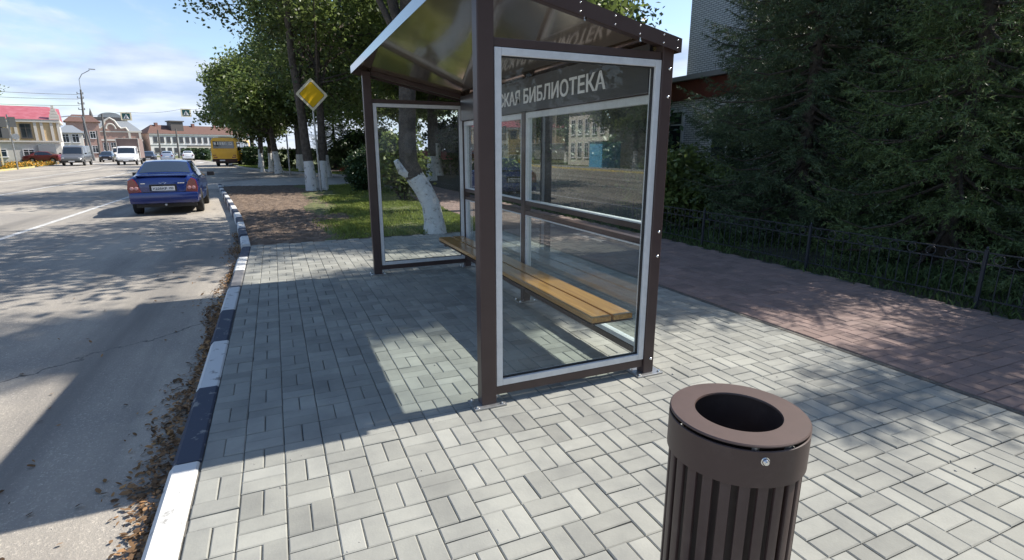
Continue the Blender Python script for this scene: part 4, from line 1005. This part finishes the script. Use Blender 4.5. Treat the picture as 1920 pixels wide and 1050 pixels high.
M['brown_roof'] = mat('brown_tile_roof', (.12,.065,.05), .8, noise=(3,(.16,.09,.07),.4,.7)); M['grey_roof'] = mat('grey_metal_roof', (.30,.32,.33), .45, metal=.3)
M['frame_white'] = mat('window_frame_white', (.68,.68,.68), .5); M['frame_dark'] = mat('window_frame_dark', (.10,.09,.085), .6)
M['pink_brick'] = brick_mat('pinkish_brick', (.40,.22,.17), (.33,.18,.14), (.42,.36,.32)); M['white_brick'] = brick_mat('white_silicate_brick', (.74,.73,.72), (.66,.655,.65), (.22,.218,.215)); M['red_brick'] = brick_mat('red_brick', (.24,.075,.05), (.19,.06,.045), (.30,.27,.24))
def yellow_house():
    t = empty('yellow_house', (-26.2,85.6,-.06), 'two-storey yellow house with a red roof and cream pilasters at the far left corner', 'house', R(14))
    L, D = 24, 10; zf = 5.35
    b = MB(); b.span((-L,0,0),(0,D,zf)); b.build('wall', 'pale_plaster', t)
    b = MB(); b.span((-L,-.08,2.75),(.06,-.001,zf-.35)); b.build('upper_facade', 'ochre', t)
    for z, h, o in ((2.55,.20,.22),(zf-.35,.35,.30)):
        b = MB(); b.span((-L-o,-o,z),(o,-.081 if z < 3 else D+o,z+h)); b.build('cornice', 'cream', t)
    b = MB(); b.add([(-L-.3,-.35,zf),(.3,-.35,zf),(.3,D+.3,zf),(-L-.3,D+.3,zf),(-L+3,D/2,zf+1.85),(-.9,D/2,zf+1.85),(.3,D/2,zf+1.6)], [(0,1,5,4),(2,3,4,5),(3,0,4),(1,6,5),(6,2,5),(1,2,6),(0,3,2,1)]); b.build('roof', 'red_roof', t)
    b = MB()
    for k in range(4): b.span((-.62+.10*k,-.3,zf+.33+.36*k),(.32-.12*k,.3,zf+.33+.36*(k+1)-.03))
    b.span((-.7,-.3,zf),(.32,.3,zf+.30)); b.build('corner_parapet', 'cream', t)
    for x in (-.3,-1.9,-4.4,-7.2,-10,-12.8):
        for dx in (-.32,.32):
            b = MB(); b.span((x+dx-.14,-.20,2.76),(x+dx+.14,-.081,zf-.36)); b.build('pilaster', 'cream', t)
    put_windows(t, window_mesh(1.05,1.75), ['frame_dark','window_glass'], [(x,-.10,3.05,0) for x in (-3.15,-5.8,-8.6,-11.4,-14.2)])
    put_windows(t, window_mesh(1.1,.95), ['frame_white','window_glass'], [(x,-.02,.75,0) for x in (-3.3,-5.9,-8.6,-11.4)], 'lower_window')
    b = MB(); b.span((-2.3,-.35,.9),(-.6,-.03,2.2)); b.build('shop_shutter', 'grey_roof', t)
yellow_house()
def market():
    t = empty('market_hall', (-36.5,172,-.1), 'ornate red-brick market hall with curved gable and grey roof behind the truck', 'building', R(14))
    b = MB(); b.span((-9,0,0),(3.4,9,6.4)); b.build('wall', 'pink_brick', t)
    pr = [(-6.6,6.4),(-6.2,7.2),(-5.2,7.0),(-4.6,7.6),(-4.0,8.9),(-3.0,9.6),(-2.0,8.9),(-1.4,7.6),(-.8,7.0),(.2,7.2),(.6,6.4)]
    b = MB(); b.prism(pr, -.25, .3, 'Y'); gb = b.build('gable', 'pink_brick', t)
    b = MB(); b.tube([(x,-.3,z+.1) for x, z in pr], .24, 6); b.build('gable_trim', 'cream', gb)
    b = MB(); n = 14; b.tube([(-3+1.0*math.cos(math.pi*k/n),-.3,6.9+1.3*math.sin(math.pi*k/n)) for k in range(n+1)], .22, 6); b.build('arch_trim', 'cream', gb)
    b = MB(); b.add([(-9.3,-.2,6.4),(3.7,-.2,6.4),(3.7,9.2,6.4),(-9.3,9.2,6.4),(-6,3.5,9.3),(.8,3.5,9.3),(.8,6,9.3),(-6,6,9.3)], [(0,1,5,4),(1,2,6,5),(2,3,7,6),(3,0,4,7),(4,5,6,7)]); rf = b.build('roof', 'grey_roof', t)
    b = MB(); b.span((-6.4,3.2,9.3),(1.1,6.3,10.0)); b.build('lantern', 'frame_dark', rf)
    b = MB(); n = 16; b.prism([(-2.7+2.6*math.cos(math.pi*k/n), 10.0+1.25*math.sin(math.pi*k/n)) for k in range(n+1)], 3.5, 6, 'Y'); b.build('arched_skylight', 'grey_roof', rf)
    b = MB(); b.lathe([(.0,12.2),(.35,10.6),(.5,9.5)], 8, (-6.6,2.5,0)); b.build('spire', 'frame_dark', rf)
    for z in (3.9,6.1):
        b = MB(); b.span((-9.2,-.22,z),(3.6,-.001,z+.4)); b.build('band_course', 'cream', t)
    for x in (-8.6,-6.8,.8,3.1):
        b = MB(); b.span((x-.25,-.18,0),(x+.25,-.002,6.4)); b.build('pilaster', 'cream', t)
    put_windows(t, window_mesh(1.2,2.0), ['frame_white','window_glass'], [(x,-.03,1.4,0) for x in (-7.7,-4.6,-3,-1.4,2)])
market()
def long_white():
    t = empty('white_building', (-32.0,176,-.1), 'long white two-storey building with a brown roof and rows of windows on the skyline', 'building', R(26))
    L, H = 27, 6.0
    b = MB(); b.span((0,0,0),(L,10,H)); b.build('wall', 'white_wall', t)
    b = MB(); b.add([(-.4,-.4,H),(L+.4,-.4,H),(L+.4,10.4,H),(-.4,10.4,H),(2.2,5,H+2.5),(L-1,5,H+2.5)], [(0,1,5,4),(2,3,4,5),(3,0,4),(1,2,5),(0,3,2,1)]); rf = b.build('roof', 'brown_roof', t)
    b = MB(); b.span((6.2,1.5,H+.9),(9.4,4.5,H+3.4)); b.span((5.9,1.2,H+3.4),(9.7,4.8,H+3.7)); b.build('dormer', 'frame_dark', rf)
    for x in (3.4,13,19):
        b = MB(); b.span((x-.35,4,H+1.6),(x+.35,5,H+3.1)); b.build('chimney', 'red_brick', rf)
    b = MB(); b.span((-.15,-.16,2.95),(L+.15,-.001,3.15)); b.build('string_course', 'white_wall', t)
    b = MB(); b.span((-.1,-.3,H-.3),(L+.1,-.002,H-.01)); b.build('cornice', 'white_wall', t)
    put_windows(t, window_mesh(.95,1.6), ['frame_dark','window_glass'], [(1.4+1.62*k,-.03,3.6,0) for k in range(16)])
    put_windows(t, window_mesh(.95,1.3), ['frame_dark','window_glass'], [(1.4+1.62*k,-.03,.9,0) for k in range(16)], 'lower_window')
    b = MB(); b.span((9,-3,2.5),(19,-.32,2.75)); b.build('canopy', 'frame_dark', t)
long_white()
def simple_house(name, pos, rz, L, D, H, label, wall, roof, rise, wins, win=(1,1.5)):
    t = empty(name, pos, label, 'house', rz)
    b = MB(); b.span((0,0,0),(L,D,H)); b.build('wall', wall, t)
    b = MB(); b.add([(-.4,-.4,H),(L+.4,-.4,H),(L+.4,D+.4,H),(-.4,D+.4,H),(1.2,D/2,H+rise),(L-1.2,D/2,H+rise)], [(0,1,5,4),(2,3,4,5),(3,0,4),(1,2,5),(0,3,2,1)]); b.build('roof', roof, t)
    put_windows(t, window_mesh(*win), ['frame_white','window_glass'], wins); return t
simple_house('pale_house', (-35.6,118,-.1), R(14), 3.4, 7, 4.6, 'pale house with grey roof between the yellow house and the leaning lamp post', 'pale_plaster', 'grey_roof', 1.4, [(1.0+1.4*k,-.03,z,0) for k in range(2) for z in (.8,2.9)])
simple_house('brick_house', (-40.2,140,-.1), R(14), 5.5, 7, 7.4, 'narrow pinkish house behind the traffic-light pole', 'pink_brick', 'brown_roof', 1.6, [(1.2+1.5*k,-.03,z,0) for k in range(3) for z in (1,4)])
simple_house('cream_house', (-27.0,43.0,-.06), R(90), 8.0, 8, 5.6, 'cream two-storey house across the road, mirrored in the shelter back wall', 'cream', 'brown_roof', 1.8, [(1.1+1.45*k,-.03,z,0) for k in range(5) for z in (.8,3.2)], (.8,1.6))
def library():
    t = empty('brick_building', (15.8,16.6,0), 'grey-white brick building with red fascia behind the dark spruces', 'building')
    M['fascia_red'] = mat('brown_red_fascia', (.17,.042,.026), .7, noise=(3,(.12,.035,.025),.4,.7)); M['slab'] = mat('concrete_slab', (.30,.29,.28), .9)
    L = 38
    b = MB(); b.span((0,-L,0),(14,0,10.4)); b.build('wall', 'white_brick', t)
    b = MB(); b.span((-1.2,-L,0),(-.001,1.0,3.55)); b.build('ground_floor', 'white_brick', t)
    b = MB(); b.span((-1.35,-L,3.56),(-.002,1.15,4.28)); b.build('fascia', 'fascia_red', t)
    b = MB(); b.span((-1.6,-L,4.285),(-.003,1.4,4.46)); b.build('ledge', 'slab', t)
    b = MB(); b.span((-.3,-L-.2,10.405),(14.3,.3,10.7)); b.build('roof', 'slab', t)
    put_windows(t, window_mesh(1.7,1.95,1,.09), ['frame_white','window_glass'], [(-1.21,-.6-3.3*k,1.25,R(-90)) for k in range(11)], 'lower_window')
    put_windows(t, window_mesh(1.6,1.7,1,.09), ['frame_white','window_glass'], [(-.01,-5-4.4*k,z,R(-90)) for k in range(7) for z in (5.4,8.0)])
library()
# ------------------------------------------------------------------ left-hand street furniture
M['wood_board'] = mat('weathered_board', (.36,.27,.11), .8, noise=(4,(.25,.19,.09),.4,.7)); M['dark_board'] = mat('sign_back_grey', (.13,.135,.14), .6)
M['marigold'] = mat('marigold_orange', (.55,.27,.015), .7, attr=.5)
def info_board():
    t = empty('notice_board', (-23.6,58.6,-.06), 'wide wooden notice board with horizontal planks at the left edge of the street', 'notice board', R(20))
    for k in range(5):
        b = MB(); b.span((-2.2,-.03,1.05+.37*k),(.62,.03,1.05+.37*k+.345)); b.build('board_plank', 'wood_board', t)
    b = MB()
    for x in (-2.1,.66): b.span((x-.05,-.06,-.05),(x+.05,.06,3.0))
    b.build('post', 'sign_white', t); b = MB(); b.span((-.5,-.05,.0),(.55,.05,.98)); b.build('lower_panel', 'dark_board', t)
info_board()
def sign_back():
    t = empty('sign_pole', (-21.9,58.4,-.06), 'tilted grey pole carrying two dark sign backs in front of the yellow house', 'road sign', R(16))
    b = MB(); b.tube([(.0,0,-.05),(.02,0,4.6)], .055, 10); b.build('pole', 'galv', t, smooth=40)
    for x, z, w_, h_ in ((-.34,3.55,.46,.85),(.28,3.55,.46,.85),(-.30,2.6,.5,.85)):
        b = MB(); b.span((x-w_/2,-.09,z),(x+w_/2,-.06,z+h_)); b.build('sign_back', 'dark_board', t)
    b = MB(); b.lathe([(0,-.07),(.26,-.07),(.26,-.06),(0,-.06)], 20, (.30,0,2.75), axis='Y'); b.build('round_sign', 'galv', t)
sign_back()
r_ = np.random.default_rng(70)
pts = np.stack([r_.uniform(-26,-22.3,420), r_.uniform(57,75,420), r_.uniform(-.02,.14,420)], 1); pts[:,0] += np.interp(pts[:,1],[57,75],[0,-1.6])
V, F, T = leaf_cloud(pts, 22, .16, .13, r_); tag(link('flower_bed', fast_mesh('flower_bed', V, F, T, (np.arange(len(F)) % 5 > 1).astype(int)*1), ['leaf','marigold']), 'orange marigold bed along the left kerb below the notice board', 'flowers', None, 'stuff')
def lamp(pos, h, lean, label, arm=True, stuff=True, name='street_lamp'):
    t = empty(name, pos, label, 'street lamp' if arm else 'pole', R(14))
    M.setdefault('pole_dark', mat('weathered_pole', (.10,.095,.09), .8, noise=(3,(.16,.15,.14),.4,.7)))
    b = MB(); top = (lean[0],lean[1],h); b.tube([(0,0,-.1),(lean[0]*.5,lean[1]*.5,h*.5),top], [.21,.17,.12], 10); b.build('pole', 'pole_dark', t, smooth=40)
    if stuff:
        for q in (.72,.80,.88,.94):
            c = Vector((lean[0]*q, lean[1]*q, h*q)); b = MB(); b.tube([c+Vector((-.55,0,0)), c+Vector((.3,0,0))], .05, 6)
            for dx in (-.5,.25): b.lathe([(.0,.28),(.07,.24),(.05,.1),(.09,.0)], 8, c+Vector((dx,0,.02)))
            b.build('insulator_bracket', 'dark_board', t)
    if arm:
        p = Vector(top); b = MB(); b.tube([p, p+Vector((.05,0,1.6)), p+Vector((.5,0,2.4)), p+Vector((1.6,0,3.1))], .06, 8); b.build('lamp_arm', 'galv', t)
        b = MB(); b.box(p+Vector((1.95,0,3.28)), (.9,.28,.16)); b.build('lamp_head', 'galv', t, bevel=.05)
    return t
lamp((-29.6,109,-.1), 11.2, (.7,0), 'leaning old street lamp with insulators, tallest pole on the left')
lamp((-26.6,108,-.1), 7.4, (.2,0), 'plain grey pole left of the market hall roof', False, False, 'utility_pole')
lamp((-30.0,118,-.1), 5.0, (.1,0), 'short dark pole between the leaning lamp and the market hall', False, False, 'utility_pole')
lamp((-22.2,128,-.1), 5.6, (.1,0), 'slim pole in front of the white building, left one', False, False, 'utility_pole')
lamp((-19.0,128,-.1), 5.8, (.1,0), 'slim pole in front of the white building, nearer the blue roof', False, False, 'utility_pole')
t = lamp((-4.8,68,-.05), 6.2, (0,0), 'pale concrete pole sticking out above the yellow bus', False, False, 'concrete_pole')
t = lamp((.75,41,-.05), 6.0, (0,0), 'slim grey lamp post with whitewashed foot left of the diamond sign', False, False, 'lamp_post')
b = MB(); b.tube([(0,0,-.05),(0,0,1.3)], [.235,.225], 12); b.build('whitewashed_foot', 'whitewash', t)
def gantry():
    t = empty('traffic_light', (-27.4,101,-.1), 'traffic light on a curved arm left of the crossing sign', 'traffic light', R(14))
    b = MB(); b.tube([(.6,0,-.1),(.1,0,6.6)], [.16,.12], 10); b.build('pole', 'dark_board', t, smooth=40)
    b = MB(); b.tube([(.1,0,6.5),(-1.5,0,6.6),(-3.4,0,6.3),(-4.8,0,5.6)], .07, 8); b.build('arm', 'galv', t)
    b = MB(); b.box((-4.0,-.1,6.55), (.34,.25,.8)); h = b.build('signal_head', 'plastic', t, bevel=.03)
    for k in range(3): 
        b = MB(); b.lathe([(0,-.02),(.10,-.02),(.11,0)], 12, (-4.0,-.23,6.30+.25*k), axis='Y'); b.build('lens', 'dark_board', h)
gantry()
def crossing_sign(pos, label):
    M.setdefault('sign_teal', mat('sign_dark_teal', (.012,.07,.075), .4))
    t = empty('crossing_sign', pos, label, 'road sign', R(14), 'pedestrian crossing signs over the road')
    b = MB(); b.span((-.55,-.02,-.48),(.55,.02,.48)); p = b.build('sign_plate', 'sign_white', t, bevel=.005)
    b = MB(); b.span((-.40,-.026,-.36),(.40,-.021,.36)); b.build('dark_field', 'sign_teal', p)
    b = MB(); b.prism([(-.30,-.28),(.30,-.28),(0,.28)], -.032, -.027, 'Y'); b.build('white_triangle', 'letter_white', p)
    b = MB(); b.tube([(.0,-.035,.02),(-.02,-.035,-.10),(-.12,-.035,-.26)], .028, 6); b.tube([(-.02,-.035,-.10),(.10,-.035,-.26)], .028, 6); b.tube([(-.10,-.035,-.06),(.09,-.035,-.03)], .022, 6); b.lathe([(0,-.04),(.05,-.036)], 10, (.0,0,.09), axis='Y'); b.build('walking_figure', 'ink', p)
SG = [(-17.0,77.3,5.6),(-10.5,76,6.1)]
crossing_sign((*SG[0][:2],SG[0][2]-.1), 'pedestrian crossing sign hanging over the oncoming lane near the traffic light')
crossing_sign((*SG[1][:2],SG[1][2]-.1), 'pedestrian crossing sign hanging over our lane beside the tree crowns')
def wire(name, pts, label, rad=.018):
    b = MB()
    for P in pts: b.tube(P, rad, 5)
    return tag(b.build(name, 'plastic'), label, 'wire')
def sag(a, b, s, n=10): return [tuple(a[k]+(b[k]-a[k])*i/n - (s*4*(i/n)*(1-i/n) if k == 2 else 0) for k in range(3)) for i in range(n+1)]
wire('span_wire', [sag((-27.3,101,6.6),(-17.55,77.4,5.95),.1)+sag((-16.4,77.2,5.95),(-11.1,76.1,6.4),.2)+sag((-9.9,75.9,6.4),(-5.0,68,6.1),.1)], 'thin span wire holding the two crossing signs', .015)
for i, (z0, z1) in enumerate(((8.4,8.1),(9.4,9.0),(10.1,9.9))):
    wire('overhead_cable', [sag((-29.4,109,z0+.2),(-60,72,z1+1.5),1.2)], ('lowest','middle','topmost')[i]+' of the cables running left from the leaning lamp', .03)
# red canopy stall and flower bed beyond the shelter
t = empty('red_canopy', (8.2,31.6,-.02), 'low stall with a pinkish red canopy seen through the far glass wall', 'stall', R(-20))
M['canopy_red'] = mat('faded_red_cloth', (.40,.085,.11), .8, noise=(4,(.50,.18,.18),.4,.7))
b = MB(); b.add([(-1.5,-.8,1.0),(1.5,-.8,1.0),(1.5,.8,1.0),(-1.5,.8,1.0),(-1.0,-.3,1.55),(1.0,-.3,1.55),(1.0,.3,1.55),(-1.0,.3,1.55)], [(0,1,5,4),(1,2,6,5),(2,3,7,6),(3,0,4,7),(4,5,6,7),(3,2,1,0)]); b.build('canopy', 'canopy_red', t, bevel=.03)
for sx in (-1.35,1.35):
    for sy in (-.7,.7):
        b = MB(); b.tube([(sx,sy,0),(sx,sy,1.0)], .04, 8); b.build('leg', 'frame_dark', t)
b = MB(); b.span((-1.3,-.65,.5),(1.3,.65,.58)); b.build('table_top', 'frame_dark', t)
pts = np.stack([r_.uniform(3.5,9,160), r_.uniform(38.0,39.4,160), r_.uniform(0,.22,160)], 1); M['salvia'] = mat('red_flower', (.42,.05,.025), .7, attr=.5)
V, F, T = leaf_cloud(pts, 22, .14, .14, r_); tag(link('flower_bed', fast_mesh('flower_bed', V, F, T), 'salvia'), 'red flower bed across the side road, left of the clipped thuja', 'flowers', None, 'stuff')
# across the road, mirrored in the glass
t = empty('blue_kiosk', (-24.9,40.4,-.05), 'light blue kiosk across the road, mirrored in the shelter back wall', 'kiosk'); M['kiosk_blue'] = mat('kiosk_blue', (.10,.36,.58), .5)
b = MB(); b.span((-1,-1.1,0),(1,1.1,2.3)); b.build('wall', 'kiosk_blue', t); b = MB(); b.span((-1.15,-1.25,2.301),(1.15,1.25,2.42)); b.build('roof', 'grey_roof', t); b = MB(); b.span((1.001,-.7,1.1),(1.03,.7,1.9)); b.build('hatch', 'kiosk_blue', t, bevel=.01)
again(T2, (-25.5,54.5,-.06), 'leafy tree across the road left of the cream house', .3, .85, 'trees across the road')
again(T3, (-24.8,35.5,-.06), 'low round tree across the road beside the blue kiosk', 2.2, 1.1, 'trees across the road')
again(T2, (-26,28,-.06), 'tall dark tree across the road opposite the shelter', 3.9, .95, 'trees across the road')
for x, y, q, lb in ((-33,37.5,1.15,'tall tree added across the road behind the blue kiosk'),(-31.5,31.5,1.05,'broad tree added across the road, far side of the lawn'),(-37,48,1.25,'tall added tree rising behind the cream house across the road'),(-33,62,1.1,'tall tree added across the road between the cream house and the yellow house')):
    again(T2, (x,y,-.06), lb, x, q, 'trees across the road')  # extra trees, added to block bright sky from the back glass reflection
for x, y, q, lb in ((6.8,-12.5,1.0,'added tree by the brick path behind the viewpoint'),(7.2,-19.5,1.15,'second added tree by the brick path behind the viewpoint'),(8,-28,1.2,'third added tree by the brick path behind the viewpoint'),(3.8,-44,1.2,'added tree closing the path far behind the viewpoint')):
    again(T2, (x,y,-.03), lb, y, q, 'trees added behind the viewpoint')  # unseen trees, added to darken what the near pane reflects
simple_house('apartment_block', (-44,16,-.06), R(90), 56, 12, 11, 'long brown-brick block across the road behind the trees, mirrored in the glass', 'red_brick', 'brown_roof', 2.5, [(3+4*k,-.03,z,0) for k in range(13) for z in (1.2,4.4,7.6)], (1.5,1.6))
again(T4, (-27,16,-.06), 'light green tree across the road, far left outside the view', 1.1, 1.0, 'trees across the road')
